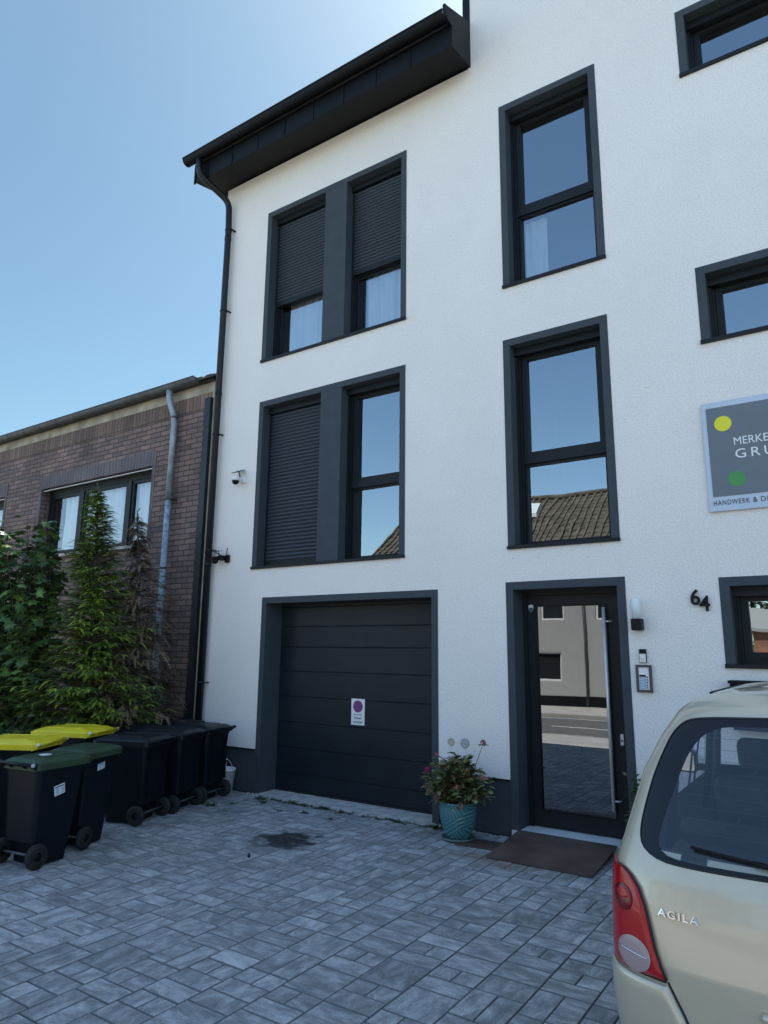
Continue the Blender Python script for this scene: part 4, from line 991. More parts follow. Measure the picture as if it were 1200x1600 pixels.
# potted hydrangea
pot = empty('plant_pot', (-3.38, -.44, 0), 'teal glazed ceramic pot with leaf relief, standing on a matching saucer', 'pot')
def pot_mat():
    mt, n, l, b = nodes('teal_glaze'); b.inputs['Roughness'].default_value = .32; b.inputs['Coat Weight'].default_value = .25
    tc = n.new('ShaderNodeTexCoord')
    vv = n.new('ShaderNodeTexVoronoi'); vv.inputs['Scale'].default_value = 7; l.new(tc.outputs['Object'], vv.inputs[0])
    vs_ = n.new('ShaderNodeSeparateColor'); l.new(vv.outputs['Color'], vs_.inputs[0])
    def wave(rot, sc, dist):
        an = n.new('ShaderNodeMath'); an.operation = 'MULTIPLY'; an.inputs[1].default_value = 3.1; l.new(vs_.outputs['Green'], an.inputs[0])
        mp = n.new('ShaderNodeVectorRotate'); mp.rotation_type = 'Y_AXIS'; l.new(tc.outputs['Object'], mp.inputs['Vector']); l.new(an.outputs[0], mp.inputs['Angle'])
        w = n.new('ShaderNodeTexWave'); w.inputs['Scale'].default_value = sc; w.inputs['Distortion'].default_value = dist; w.inputs['Detail'].default_value = 1; w.inputs['Detail Scale'].default_value = 1.5
        l.new(mp.outputs[0], w.inputs[0]); return w
    a = wave((0, R(38), R(20)), 10, .8); c = wave((0, R(-55), R(10)), 10, .8)
    v = n.new('ShaderNodeTexVoronoi'); v.inputs['Scale'].default_value = 7; l.new(tc.outputs['Object'], v.inputs[0])
    sp = n.new('ShaderNodeSeparateColor'); l.new(v.outputs['Color'], sp.inputs[0])
    st = n.new('ShaderNodeMath'); st.operation = 'GREATER_THAN'; st.inputs[1].default_value = .5; l.new(sp.outputs[0], st.inputs[0])
    mx = n.new('ShaderNodeMix'); mx.data_type = 'FLOAT'; l.new(st.outputs[0], mx.inputs[0]); l.new(a.outputs['Fac'], mx.inputs[2]); l.new(c.outputs['Fac'], mx.inputs[3])
    cr = n.new('ShaderNodeValToRGB'); e = cr.color_ramp.elements; e[0].position = .15; e[0].color = (.042, .145, .155, 1); e[1].position = .6; e[1].color = (.06, .20, .205, 1); x = e.new(.95); x.color = (.10, .26, .26, 1)
    l.new(mx.outputs[0], cr.inputs[0]); l.new(cr.outputs[0], b.inputs['Base Color'])
    bp = n.new('ShaderNodeBump'); bp.inputs['Strength'].default_value = .6; bp.inputs['Distance'].default_value = .008; l.new(mx.outputs[0], bp.inputs['Height']); l.new(bp.outputs[0], b.inputs['Normal'])
    return mt
M['teal'] = pot_mat()
pc = (-3.385, -.40, 0)
t = MB(); t.lathe([(.0001, .018), (.108, .018), (.118, .03), (.145, .09), (.168, .16), (.183, .24), (.186, .30), (.180, .335), (.186, .345), (.186, .36), (.170, .36), (.165, .30), (.0001, .30)], pc, 48); t.build('pot', M['teal'], pot)
M['saucer'] = mat('saucer_glaze', (.12, .17, .16), .4, var=.1)
t = MB(); t.lathe([(.0001, .009), (.135, .009), (.16, .012), (.168, .032), (.162, .034), (.152, .017), (.0001, .016)], pc, 40); t.build('saucer', M['saucer'], pot)
t = MB(); t.lathe([(.0001, .312), (.164, .306)], pc, 24); t.build('soil', M['soil'], pot)
def sh_hyd(rr):
    a = rr.uniform(0, 2*math.pi); el = rr.uniform(.0, 1.45); r_ = rr.uniform(.7, 1.)
    return (.31*r_*math.cos(el)*math.cos(a), .25*r_*math.cos(el)*math.sin(a), .12+.38*r_*math.sin(el))
hy, rr = bush('hydrangea', (-3.385, -.40, .31), 80, 31, [(.08, .115, .03), (.125, .15, .045), (.17, .14, .06), (.07, .10, .03), (.20, .10, .06), (.24, .26, .09)], 15, .088,
              'hydrangea with reddish-green leaves and a few pink blooms in the teal pot', sh_hyd, leaf='oval', cat='plant', stem_r=.005)
M['bloom'] = mat('bloom', (.3, .03, .08), .6, attr='tint', var=.1)
st = MB()
for bx, by, bz, s_, cc in ((-3.70, -.46, .62, .042, (.34, .03, .13)), (-3.10, -.40, .93, .036, (.27, .03, .05)), (-3.30, -.58, .52, .036, (.28, .09, .08)), (-3.59, -.46, .78, .03, (.30, .06, .09)), (-3.48, -.55, .70, .024, (.20, .03, .04)), (-3.14, -.50, .42, .026, (.26, .10, .07))):
    mb = MB()
    for k in range(42):
        a = rr.uniform(0, 6.28); el = rr.uniform(-.4, 1.57); d = Vector((math.cos(el)*math.cos(a), math.cos(el)*math.sin(a), math.sin(el)))
        f_ = rr.uniform(.7, 1.4); oval_leaf(mb, Vector((bx, by, bz))+d*s_*.7, Vector((rr.gauss(0, 1), rr.gauss(0, 1), rr.gauss(0, 1))).cross(d), d, s_*.5, .9, (cc[0]*f_, cc[1]*f_, cc[2]*f_))
    for k in range(7):
        a = k*.9; oval_leaf(mb, Vector((bx, by, bz-.02)), Vector((math.cos(a), math.sin(a), .1)), Vector((0, 0, 1)), .06, .6, (.09, .10, .035))
    mb.build('bloom', M['bloom'], hy, fix=False)
    st.tube([(-3.385+.3*(bx+3.385), -.40, .31), (bx*.7-3.385*.3, by*.7-.4*.3, lerp(.31, bz, .65)), (bx, by, bz-.01)], .003, 6)
st.build('flower_stalk', M['bark'], hy)
# plant right of the door, its pot hidden by the car
def sh_side(rr):
    a = rr.uniform(0, 2*math.pi); q = rr.uniform(.2, 1)
    return (.15*q*math.cos(a), .13*q*math.sin(a), rr.uniform(.05, .55))
p2 = empty('plant_pot', (-1.60, -.28, 0), 'dark pot right of the front door, half hidden behind the car', 'pot')
t = MB(); t.lathe([(.0001, .003), (.10, .003), (.14, .26), (.15, .27), (.13, .27), (.0001, .25)], (-1.60, -.28, 0), 28); t.build('pot', M['metal_dark'], p2)
sp_, rr = bush('potted_shrub', (-1.60, -.28, .25), 24, 33, [(.035, .07, .02), (.05, .09, .03), (.08, .07, .03)], 12, .06,
               'bushy green potted shrub with a tall spike, between front door and car', sh_side, leaf='oval', cat='plant', stem_r=.004)
t = MB(); s2 = MB(); tip = Vector((-1.72, -.34, 1.02)); o = Vector((-1.66, -.30, .3)); s2.tube([o, tip], [.004, .0015], 6)
for k in range(34):
    u = .25+.75*k/34; p = o.lerp(tip, u); a = k*2.4
    oval_leaf(t, p, Vector((math.cos(a), math.sin(a), .8)), Vector((0, 0, 1)), .075*(1.15-u*.7), .22, (.05, .08, .035))
t.build('spike_leaves', M['leafb'], sp_, fix=False); s2.build('spike_stalk', M['bark'], sp_)
# weeds in the joints
wd = MB(); rr = random.Random(77)
def tuft(x, y, n, s):
    for k in range(n):
        a = rr.uniform(0, 6.28); d = Vector((math.cos(a), math.sin(a), rr.uniform(.15, 1.1)))
        f_ = rr.uniform(.6, 1.4); oval_leaf(wd, Vector((x+rr.uniform(-1, 1)*s*.6, y+rr.uniform(-1, 1)*s*.3, .0)), d, Vector((0, 0, 1)), s*rr.uniform(.4, 1.1), .3, (.055*f_, .08*f_, .025*f_))
for k in range(130): tuft(rr.uniform(-6.3, -3.7), rr.choice((-.14, -.13, -.18, -.17)) + rr.uniform(-.03, .03), rr.randint(4, 12), rr.uniform(.02, .05))
for x, y, n, s in ((-6.05, -.33, 26, .07), (-6.25, -.20, 30, .06), (-5.75, -.16, 30, .07), (-5.25, -.17, 34, .08), (-5.0, -.22, 20, .06), (-5.3, -.45, 22, .06), (-4.9, -.5, 16, .05), (-6.42, -.82, 26, .08), (-6.3, -.6, 14, .05), (-4.45, -.2, 18, .05), (-5.6, -.55, 14, .05), (-3.78, -.17, 18, .08), (-6.10, -.9, 10, .04)): tuft(x, y, n, s)
tag(wd.build('weeds', M['leafb'], fix=False), 'small weeds sprouting from the paving joints by the garage', 'weeds', kind='stuff')
# crumbs of mortar / litter along the plinth
dbm = MB()
for k in range(110):
    x = rr.choice((rr.uniform(-6.62, -6.3), rr.uniform(-3.85, -2.98), rr.uniform(-6.5, -3.8))); y = -.02-abs(rr.gauss(0, .04)); s = rr.uniform(.003, .012)
    dbm.ball((x, y, s*.4), s, 6, 4, (rr.uniform(.7, 1.6), 1, .5))
tag(dbm.build('mortar_crumbs', M['paint']), 'pale mortar crumbs scattered along the foot of the wall', 'mortar crumbs', kind='stuff')
for x, y, s, lab in ((-4.62, -2.02, .017, 'tiny dark pebble on the paving below the damp stain'),):
    t = MB(); t.ball((x, y, s*.7), s, 7, 5, (1, .8, 1.3)); tag(t.build('pebble', M['rubber']), lab, 'pebble')
# ================================================================== THE CAR (rear faces the camera)
XC = -.10
def itp(T, z):
    if z <= T[0][0]: return T[0][1]
    for (a, b), (c, d) in zip(T[:-1], T[1:]):
        if z <= c:
            t = (z-a)/(c-a); return b+(d-b)*t
    return T[-1][1]
ZY = [(.2,-3.84),(.3,-3.87),(.45,-3.895),(.67,-3.91),(.85,-3.895),(.95,-3.87),(1.0,-3.85),(1.05,-3.825),(1.3,-3.69),(1.5,-3.565),(1.56,-3.52),(1.60,-3.47),(1.64,-3.36),(1.67,-3.15)]
ZW = [(.2,.78),(.3,.805),(.5,.825),(.8,.825),(.95,.82),(1.0,.81),(1.05,.795),(1.3,.73),(1.45,.66),(1.56,.59),(1.60,.54),(1.64,.43),(1.67,.22)]
ZF = [(.2,-.50),(.5,-.42),(.75,-.47),(.88,-.62),(.95,-.85),(1.0,-1.15),(1.56,-1.80),(1.60,-1.87),(1.64,-2.0),(1.67,-2.25)]
PW, DD = 3.4, .34
def sst(t): t = max(0, min(1, t)); return t*t*(3-2*t)
def S(th, z, off=0., side=-1, front=False):
    """surface point; th 0 = flank, pi/2 = centre line"""
    w = itp(ZW, z)+off; c, s_ = max(0., math.cos(th)), max(0., math.sin(th))
    ax = w*c**(2/PW); dy = (.12 if front else DD)*(1-s_**(2/PW))
    if front: return Vector((XC+side*ax, itp(ZF, z)+off-dy, z))
    y = itp(ZY, z)-off+dy
    return Vector((XC+side*ax, y, z))
def th_of(x, z): return math.acos(min(1, (abs(x)/itp(ZW, z)))**(PW/2))
zs_ = sorted(set([round(.2+.05*i, 3) for i in range(9)]+[.64, .655, .662, .67, .68]+[round(.7+.03*i, 3) for i in range(8)]+[round(.93+.02*i, 3) for i in range(36)]+[1.635, 1.645, 1.65, 1.66, 1.67]))
zs_ = [z for z in zs_ if z <= 1.67]
NT = 40; ths = [math.pi/2*(i/NT)**1.0 for i in range(NT+1)]
NS = 26
def ring_pts(z, off=0.):
    out = []
    out += [S(ths[NT-i], z, off, -1) for i in range(NT)]          # rear centre -> left flank
    a, b = S(0, z, off, -1), S(0, z, off, -1, True)
    out += [a.lerp(b, k/NS) for k in range(NS)]
    out += [S(ths[i], z, off, -1, True) for i in range(NT)]
    out += [S(ths[NT-i], z, off, 1, True) for i in range(NT)]
    a, b = S(0, z, off, 1, True), S(0, z, off, 1)
    out += [a.lerp(b, k/NS) for k in range(NS)]
    out += [S(ths[i], z, off, 1) for i in range(NT)]
    return out
WO = [(-.490,1.537),(-.530,1.527),(-.569,1.496),(-.597,1.455),(-.616,1.413),(-.644,1.34),(-.668,1.255),(-.687,1.17),(-.695,1.12),(-.693,1.077),(-.683,1.052),(-.660,1.034),(-.62,1.018),(-.568,1.009),(-.395,1.010),(-.2,1.014),(0,1.016)]
WO = [(0,1.562),(-.1,1.560),(-.208,1.556),(-.35,1.550),(-.43,1.545)]+WO
def densify(L, n=4):
    o = []
    for i in range(len(L)-1):
        for k in range(n): t = k/n; o.append((L[i][0]+(L[i+1][0]-L[i][0])*t, L[i][1]+(L[i+1][1]-L[i][1])*t))
    o.append(L[-1]); return o
WL = densify(WO, 3)
# smooth the outline a little
for _ in range(3): WL = [WL[0]]+[((WL[i-1][0]+2*WL[i][0]+WL[i+1][0])/4, (WL[i-1][1]+2*WL[i][1]+WL[i+1][1])/4) for i in range(1, len(WL)-1)]+[WL[-1]]
WC = (0, 1.29)
def closed(L): return L+[(-x, z) for x, z in L[::-1][1:-1]]
WOUT = closed(WL)
def inset(poly, d):
    n = len(poly); out = []
    for i in range(n):
        a, b = Vector(poly[i-1]), Vector(poly[(i+1) % n]); t = (b-a).normalized(); nrm = Vector((-t.y, t.x))
        p = Vector(poly[i]);
        if (Vector(WC)-p).dot(nrm) < 0: nrm = -nrm
        out.append(tuple(p+nrm*d))
    return out
def in_poly(p, poly):
    x, y = p; ins = False; n = len(poly)
    for i in range(n):
        (x1, y1), (x2, y2) = poly[i], poly[i-1]
        if (y1 > y) != (y2 > y) and x < (x2-x1)*(y-y1)/(y2-y1)+x1: ins = not ins
    return ins
WIN = inset(WOUT, .03)
FL = densify([(0,1.520),(-.13,1.520),(-.24,1.518),(-.34,1.513),(-.40,1.503),(-.455,1.472),(-.495,1.42),(-.520,1.37),(-.545,1.30),(-.575,1.21),(-.602,1.13),(-.612,1.085),(-.605,1.055),(-.578,1.036),(-.53,1.030),(-.395,1.030),(-.2,1.033),(0,1.036)], 4)
for _ in range(4): FL = [FL[0]]+[((FL[i-1][0]+2*FL[i][0]+FL[i+1][0])/4, (FL[i-1][1]+2*FL[i][1]+FL[i+1][1])/4) for i in range(1, len(FL)-1)]+[FL[-1]]
FRIT = closed(FL)
def radial(poly, c, n=140):
    out = []
    for k in range(n):
        a = 2*math.pi*k/n; d = (math.cos(a), math.sin(a)*.42); best = None; m_ = len(poly)
        for i in range(m_):
            x1, y1 = poly[i][0]-c[0], poly[i][1]-c[1]; x2, y2 = poly[i-1][0]-c[0], poly[i-1][1]-c[1]
            den = d[0]*(y2-y1)-d[1]*(x2-x1)
            if abs(den) < 1e-12: continue
            t = (x1*(y2-y1)-y1*(x2-x1))/den; u = (x1*d[1]-y1*d[0])/den
            if t > 0 and -1e-6 <= u <= 1+1e-6: best = t if best is None else max(best, t)
        out.append((c[0]+d[0]*best, c[1]+d[1]*best))
    return out
FRIT = radial(FRIT, WC); WOUTR = radial(WOUT, WC); WSEAL = radial(inset(WOUT, .007), WC); WB = radial(inset(WOUT, .004), WC)
def car_paint():
    mt, n, l, b = nodes('champagne_metallic'); b.inputs['Base Color'].default_value = (.57, .51, .38, 1); b.inputs['Metallic'].default_value = .4; b.inputs['Roughness'].default_value = .42
    b.inputs['Coat Weight'].default_value = 1.0; b.inputs['Coat Roughness'].default_value = .03
    tc = n.new('ShaderNodeTexCoord'); z = n.new('ShaderNodeTexNoise'); z.inputs['Scale'].default_value = 3; z.inputs['Detail'].default_value = 8; z.inputs['Roughness'].default_value = .7; l.new(tc.outputs['Object'], z.inputs['Vector'])
    r = n.new('ShaderNodeMapRange'); r.inputs[1].default_value = .35; r.inputs[2].default_value = .7; r.inputs[3].default_value = .02; r.inputs[4].default_value = .14; l.new(z.outputs['Fac'], r.inputs[0]); l.new(r.outputs[0], b.inputs['Coat Roughness'])
    c = n.new('ShaderNodeMix'); c.data_type = 'RGBA'; c.inputs[6].default_value = (.58, .52, .39, 1); c.inputs[7].default_value = (.52, .47, .35, 1)
    r2 = n.new('ShaderNodeMapRange'); r2.inputs[1].default_value = .5; r2.inputs[2].default_value = .75; l.new(z.outputs['Fac'], r2.inputs[0]); l.new(r2.outputs[0], c.inputs[0]); l.new(c.outputs[2], b.inputs['Base Color'])
    return mt
M['paint_car'] = car_paint()
M['car_glass'] = glass('car_glass', .03, .9, tint=(.74, .78, .80), wav=0)
M['side_glass'] = glass('side_glass', .02, .8, tint=(.92, .94, .94), wav=0)
M['frit'] = mat('black_glass_border', (.006, .007, .009), .08, var=0, spec=.35)
M['chrome'] = mat('chrome', (.75, .76, .78), .12, metal=1, var=0)
M['cabin'] = mat('cabin_fabric', (.035, .038, .045), .85, var=.2, vscale=20)
M['cabin_trim'] = mat('cabin_plastic', (.055, .058, .065), .6, var=.1)
def lens_mat(name, col, spec=.6):
    mt, n, l, b = nodes(name); b.inputs['Base Color'].default_value = (*col, 1); b.inputs['Roughness'].default_value = .16; b.inputs['Coat Weight'].default_value = .5; b.inputs['Coat Roughness'].default_value = .02; b.inputs['Specular IOR Level'].default_value = .35
    b.inputs['Subsurface Weight'].default_value = 0
    tc = n.new('ShaderNodeTexCoord'); w = n.new('ShaderNodeTexWave'); w.bands_direction = 'Z'; w.inputs['Scale'].default_value = 55; w.inputs['Distortion'].default_value = 0; l.new(tc.outputs['Object'], w.inputs[0])
    bp = n.new('ShaderNodeBump'); bp.inputs['Strength'].default_value = .15; bp.inputs['Distance'].default_value = .002; l.new(w.outputs['Fac'], bp.inputs['Height']); l.new(bp.outputs[0], b.inputs['Normal'])
    return mt
M['red_lens'] = lens_mat('red_lens', (.38, .002, .008)); M['dark_red_lens'] = lens_mat('dark_red_lens', (.14, .002, .005)); M['clear_lens'] = lens_mat('clear_ribbed_lens', (.36, .27, .28))

car = empty('parked_car', (XC, -2.2, 0), 'champagne hatchback parked close to the house, seen from behind', 'car')
N = len(ring_pts(.5))
def shell(off, hole_only=False):
    rings = [ring_pts(z, off) for z in zs_]; body, side_g, wind_g = [], [], []
    for j in range(len(zs_)-1):
        zc = (zs_[j]+zs_[j+1])/2
        for k in range(N):
            k2 = (k+1) % N; c = (rings[j][k]+rings[j][k2]+rings[j+1][k2]+rings[j+1][k])/4
            f = (j*N+k, j*N+k2, (j+1)*N+k2, (j+1)*N+k)
            isrear = k < NT or k >= N-NT
            isflank = NT <= k < NT+NS or N-NT-NS <= k < N-NT
            if isrear and in_poly((c.x-XC, zc), WIN): continue
            t = ((k-NT) if k < N/2 else (N-NT-1-k))
            if isflank and 1.03 < zc < 1.47 and (1 <= t <= 6 or 8 <= t <= 15 or 17 <= t <= 24): side_g.append(f); continue
            if not isrear and not isflank and 1.05 < zc < 1.5 and abs(c.x-XC) < itp(ZW, zc)*.93: wind_g.append(f); continue
            body.append(f)
    body.append(tuple((len(zs_)-1)*N+k for k in range(N)))
    vs = [p for r_ in rings for p in r_]
    return vs, body, side_g, wind_g
vs, bf, sgf, wgf = shell(0)
mb = MB(); mb.add(vs, bf, True); mb.f.append(tuple(range(N))[::-1]); mb.sm.append(False); mb.c.append(None)
body = mb.build('body', M['paint_car'], car)
mb = MB(); mb.add(vs, sgf, True); mb.build_each('side_window', M['side_glass'], car)
mb = MB(); mb.add(vs, wgf, True); mb.build('windscreen', M['side_glass'], car)
vs2, bf2, _, _ = shell(-.028); keep = []
mb = MB(); mb.add(vs2, bf2, True); mb.build('cabin_lining', M['cabin_trim'], car)
def on_rear(x, z, off): return S(th_of(x, z), z, off, -1 if x <= 0 else 1)
def patch_star(poly, centre, off, m_, name, parent, rings=8, thick=True):
    mb = MB(); n = len(poly); vs = [on_rear(*centre, off)]
    for r_ in range(1, rings+1):
        for p in poly: q = (centre[0]+(p[0]-centre[0])*r_/rings, centre[1]+(p[1]-centre[1])*r_/rings); vs.append(on_rear(q[0], q[1], off))
    fs = [(0, 1+k, 1+(k+1) % n) for k in range(n)]
    for r_ in range(rings-1): fs += [(1+r_*n+k, 1+(r_+1)*n+k, 1+(r_+1)*n+(k+1) % n, 1+r_*n+(k+1) % n) for k in range(n)]
    mb.add(vs, fs, True); return mb.build(name, m_, parent)
def band(p0, p1, off0, off1, m_, name, parent, div=4, wall=None):
    mb = MB(); n = len(p0); vs = []
    for r_ in range(div+1):
        t = r_/div
        for a, b in zip(p0, p1): q = (a[0]+(b[0]-a[0])*t, a[1]+(b[1]-a[1])*t); vs.append(on_rear(q[0], q[1], off0+(off1-off0)*t))
    fs = [(r_*n+k, r_*n+(k+1) % n, (r_+1)*n+(k+1) % n, (r_+1)*n+k) for r_ in range(div) for k in range(n)]
    mb.add(vs, fs, True); return mb.build(name, m_, parent)
rw = patch_star(FRIT, (0, 1.29), .002, M['car_glass'], 'rear_window', car, 14)
band(WB, FRIT, .002, .002, M['frit'], 'border', rw, 6)
def outer_frit():
    # black printed border, wide at the sides of the glass like in the photo
    g = []
    for x, z in FRIT:
        nx = max(-.58+.0*(z-1), min(.58, x)); g.append((x, z))
    return g
band(WOUTR, WSEAL, .0012, .004, M['rubber'], 'seal', rw, 2)
# heater wires
hwm = MB()
for i in range(9):
    z = 1.13+i*.042; L = [on_rear(x, z, -.001) for x in [(-.52+1.04*k/20)*(1-.25*(z-1.1)) for k in range(21)]]
    hwm.tube(L, .0009, 4, False)
hwm.build('heating_wire', M['brown'], rw)
# wiper
wp = MB(); L = [on_rear(-.47+.46*k/12, 1.085-.035*k/12, .022) for k in range(13)]; wp.tube(L, .007, 6)
L2 = [on_rear(-.26, 1.072, .035), on_rear(-.1, 1.058, .040), on_rear(0, 1.035, .03), on_rear(.01, 1.035, .004)]; wp.tube(L2, .009, 8)
wpo = wp.build('rear_wiper', M['black'], car)
# tail lamps
def lamp(side):
    inner_e = [(-.775,.965),(-.745,.960),(-.715,.945),(-.682,.911),(-.655,.855),(-.638,.79),(-.623,.725),(-.603,.67),(-.586,.627)]
    ne = 16; ie = densify(inner_e, 2)
    mb = MB(); cols = 14; vs = []; rows = []
    bot, top = ie[-1][1], ie[0][1]
    def grid(o, mb_, k0=0., k1=1.):
        vs = []
        for x, z in ie:
            ti = th_of(x, z); to = math.asin((1-.24/DD)**(PW/2))*(.9 if z > .9 else 1)
            to = min(to, ti-.02)
            zz = z
            for c in range(cols+1):
                t = ti+(to-ti)*(k0+(k1-k0)*c/cols); vs.append(S(t, zz-.012*(c/cols) if z < .64 else zz, o, side))
        n = cols+1
        mb_.add(vs, [(r_*n+c, r_*n+c+1, (r_+1)*n+c+1, (r_+1)*n+c) for r_ in range(len(ie)-1) for c in range(cols)], True)
        return vs, n
    vv, n = grid(.011, mb)
    # rim closing to the body
    edge = [r_*n for r_ in range(len(ie))]+[(len(ie)-1)*n+c for c in range(1, n)]+[r_*n+cols for r_ in range(len(ie)-2, -1, -1)]+[c for c in range(cols-1, 0, -1)]
    o = len(mb.v)
    vv2 = MB(); grid(-.004, vv2)
    mb.v += vv2.v; m_ = len(edge)
    for i in range(m_): a, b = edge[i], edge[(i+1) % m_]; mb.f.append((a, b, b+o, a+o)); mb.sm.append(False); mb.c.append(None)
    lo = mb.build('tail_lamp', M['red_lens'], car)
    def oval(cx_, cz, rx, rz, off, m__, nm):
        mb = MB(); vs = [S(th_of(cx_, cz), cz, off, side)]; K = 28
        for r_ in range(1, 6):
            for k in range(K):
                a = 2*math.pi*k/K; x, z = cx_+rx*r_/5*math.cos(a), cz+rz*r_/5*math.sin(a); w_ = itp(ZW, z)
                vs.append(S(th_of(max(x, -w_*.999), z), z, off*(1 if r_ < 5 else .86), side))
        fs = [(0, 1+k, 1+(k+1) % K) for k in range(K)]
        for r_ in range(4): fs += [(1+r_*K+k, 1+(r_+1)*K+k, 1+(r_+1)*K+(k+1) % K, 1+r_*K+(k+1) % K) for k in range(K)]
        mb.add(vs, fs, True); return mb.build(nm, m__, lo)
    oval(-.700, .680, .068, .060, .016, M['clear_lens'], 'reversing_lens')
    oval(-.742, .862, .042, .045, .016, M['dark_red_lens'], 'fog_lens')
    oval(-.738, .878, .030, .018, .0185, M['red_lens'], 'reflector')
    q = MB(); q.tube([S(th_of(-.755+.115*k/8, .692-.010*k/8), .692-.010*k/8, .0185, side) for k in range(9)], .0022, 6); q.build('lens_rib', M['chrome'], lo)
    # black gasket along the inner edge
    g = MB(); pts = [S(th_of(x+.004, z), z, .008, side) for x, z in ie]; g.tube(pts, .0045, 6); 
    pb = [S(th_of(-.586-(.2*k/10), .622), .620, .006, side) for k in range(11) if .586+.2*k/10 < .82]; g.tube(pb, .0045, 6)
    g.build('gasket', M['rubber'], lo)
    return lo
lamp(-1); lamp(1)
# tailgate joint below the lamps
sm3 = MB()
for s_ in (-1, 1):
    pts = [S(th_of(x, z), z, .0, s_) for x, z in densify([(-.584,.62),(-.56,.575),(-.535,.529),(-.50,.45),(-.46,.38),(-.42,.36),(-.30,.355),(-.001,.355)], 4)]
    sm3.tube(pts, .0045, 6)
sm3.build_each('tailgate_joint', M['rubber'], body)
bs = MB()
pl_ = MB(); P_ = []
for x, z in ((-.26,.44),(.26,.44),(.26,.55),(-.26,.55)): P_.append(on_rear(x, z, .004))
pl_.add(P_+[p+Vector((0, .006, 0)) for p in P_], [(0,1,2,3),(7,6,5,4),(0,4,5,1),(1,5,6,2),(2,6,7,3),(3,7,4,0)]); pl_.build('number_plate', M['paper'], car)
hb_ = MB(); P_ = [on_rear(x, .60, .010) for x in [-.27+.54*k/14 for k in range(15)]]; hb_.tube(P_, .016, 10); hb_.build('boot_handle', M['paint_car'], car)
# painted bumper corners, standing proud of the tailgate
SEAM = [(.355,-.02),(.357,-.30),(.36,-.42),(.38,-.46),(.45,-.505),(.529,-.540),(.575,-.565),(.608,-.582)]
def seam_x(z):
    return -itp([(a, -b) for a, b in SEAM], z)
for s_ in (-1, 1):
    mb = MB(); zr = [.20,.24,.28,.32,.35,.362,.38,.41,.45,.49,.53,.56,.59,.602,.608]; K = 30; G = []
    for off in (.020, -.01):
        for z in zr:
            t0 = th_of(seam_x(z), z) if z >= .36 else math.pi/2
            lift = off if z < .60 else off-(.004 if z < .605 else .010)
            if off < 0: lift = off
            for c in range(K+1):
                if c <= 22: p = S(t0*(1-c/22), z, lift, s_)
                else: p = S(0, z, lift, s_)+Vector((0, .09*(c-22), 0))
                G.append(p)
    n = K+1; m_ = len(zr)
    fs = [(r_*n+c, r_*n+c+1, (r_+1)*n+c+1, (r_+1)*n+c) for r_ in range(m_-1) for c in range(K)]
    o_ = m_*n; edge = [r_*n for r_ in range(m_)]+[(m_-1)*n+c for c in range(1, n)]+[r_*n+K for r_ in range(m_-2, -1, -1)]+[c for c in range(K-1, 0, -1)]
    mb.add(G, fs, True)
    for i in range(len(edge)): a, b_ = edge[i], edge[(i+1) % len(edge)]; mb.f.append((a, b_, b_+o_, a+o_)); mb.sm.append(False); mb.c.append(None)
    mb.build('bumper', M['paint_car'], car)
# model lettering
tm = text_mesh('AGILA', 1., .0, 1.25, .02); xs__ = [v[0] for v in tm.v]; ys__ = [v[1] for v in tm.v]; hh = max(ys__)-min(ys__); ww = max(xs__)-min(xs__)
tm = text_mesh('AGILA', 1., .05, 1.25, .02)
tm.v = [tuple(on_rear(-.606+(a-min(xs__))/ww*.148, .838+(b-min(ys__))/hh*.026, .004+c*.04)) for a, b, c in tm.v]
tm.build('model_lettering', M['chrome'], car)
# roof rails and aerial side strips
rl = MB()
for s_ in (-1, 1):
    L = [Vector((XC+s_*itp(ZW, 1.622), y, 1.624)) for y in [-3.10+1.0*k/10 for k in range(11)]]
    rl.tube(L, .008, 8)
rl.build_each('roof_strip', M['rubber'], car)
# side mirrors
for s_ in (-1, 1):
    t = MB(); t.rbox(XC+s_*.84, XC+s_*1.0, -1.60, -1.51, 1.02, 1.17, .025, 3); t.box(XC+s_*.77, XC+s_*.85, -1.57, -1.53, 1.04, 1.08)
    mo = t.build('side_mirror', M['black'], car)
    t = MB(); t.box(XC+s_*.855, XC+s_*.985, -1.604, -1.601, 1.035, 1.155); t.build('mirror_glass', M['chrome'], mo)
# cabin
t = MB(); t.box(XC-.76, XC+.76, -3.82, -.6, .22, .30); t.build('floor', M['cabin'], car)
t = MB()
def seat(x, y, w, back_top=1.08):
    t.rbox(x-w/2, x+w/2, y-.02, y+.48, .42, .58, .05, 3)
    o_ = MB(); o_.rbox(x-w/2, x+w/2, -.06, .06, 0, back_top-.5, .045, 3); o_.rbox(x-.12, x+.12, -.05, .05, back_top-.44, back_top-.27, .04, 3)
    for q in (-.05, .05): o_.tube([(x+q, 0, back_top-.52), (x+q, 0, back_top-.42)], .006, 6)
    o_.xf(Matrix.Translation((0, y, .5)) @ Matrix.Rotation(R(14), 4, 'X')); t.v, base_n = t.v+o_.v, len(t.v); t.f += [tuple(i+base_n for i in f) for f in o_.f]; t.sm += o_.sm; t.c += o_.c
for x, y, w_, bt_ in ((-.35, -3.0, .62, 1.06), (.35, -3.0, .62, 1.06), (-.36, -2.2, .52, 1.15), (.36, -2.2, .52, 1.15)): t = MB(); seat(XC+x, y, w_, bt_); t.build('seat', M['cabin'], car)
t = MB(); t.rbox(XC-.66, XC+.66, -1.45, -1.05, .7, .99, .05, 3); t.tube([(XC-.36+.17*math.cos(a), -1.55+.06*math.sin(a), .95+.16*math.sin(a)) for a in [2*math.pi*i/24 for i in range(25)]], .014, 8); t.build('dashboard', M['cabin'], car)
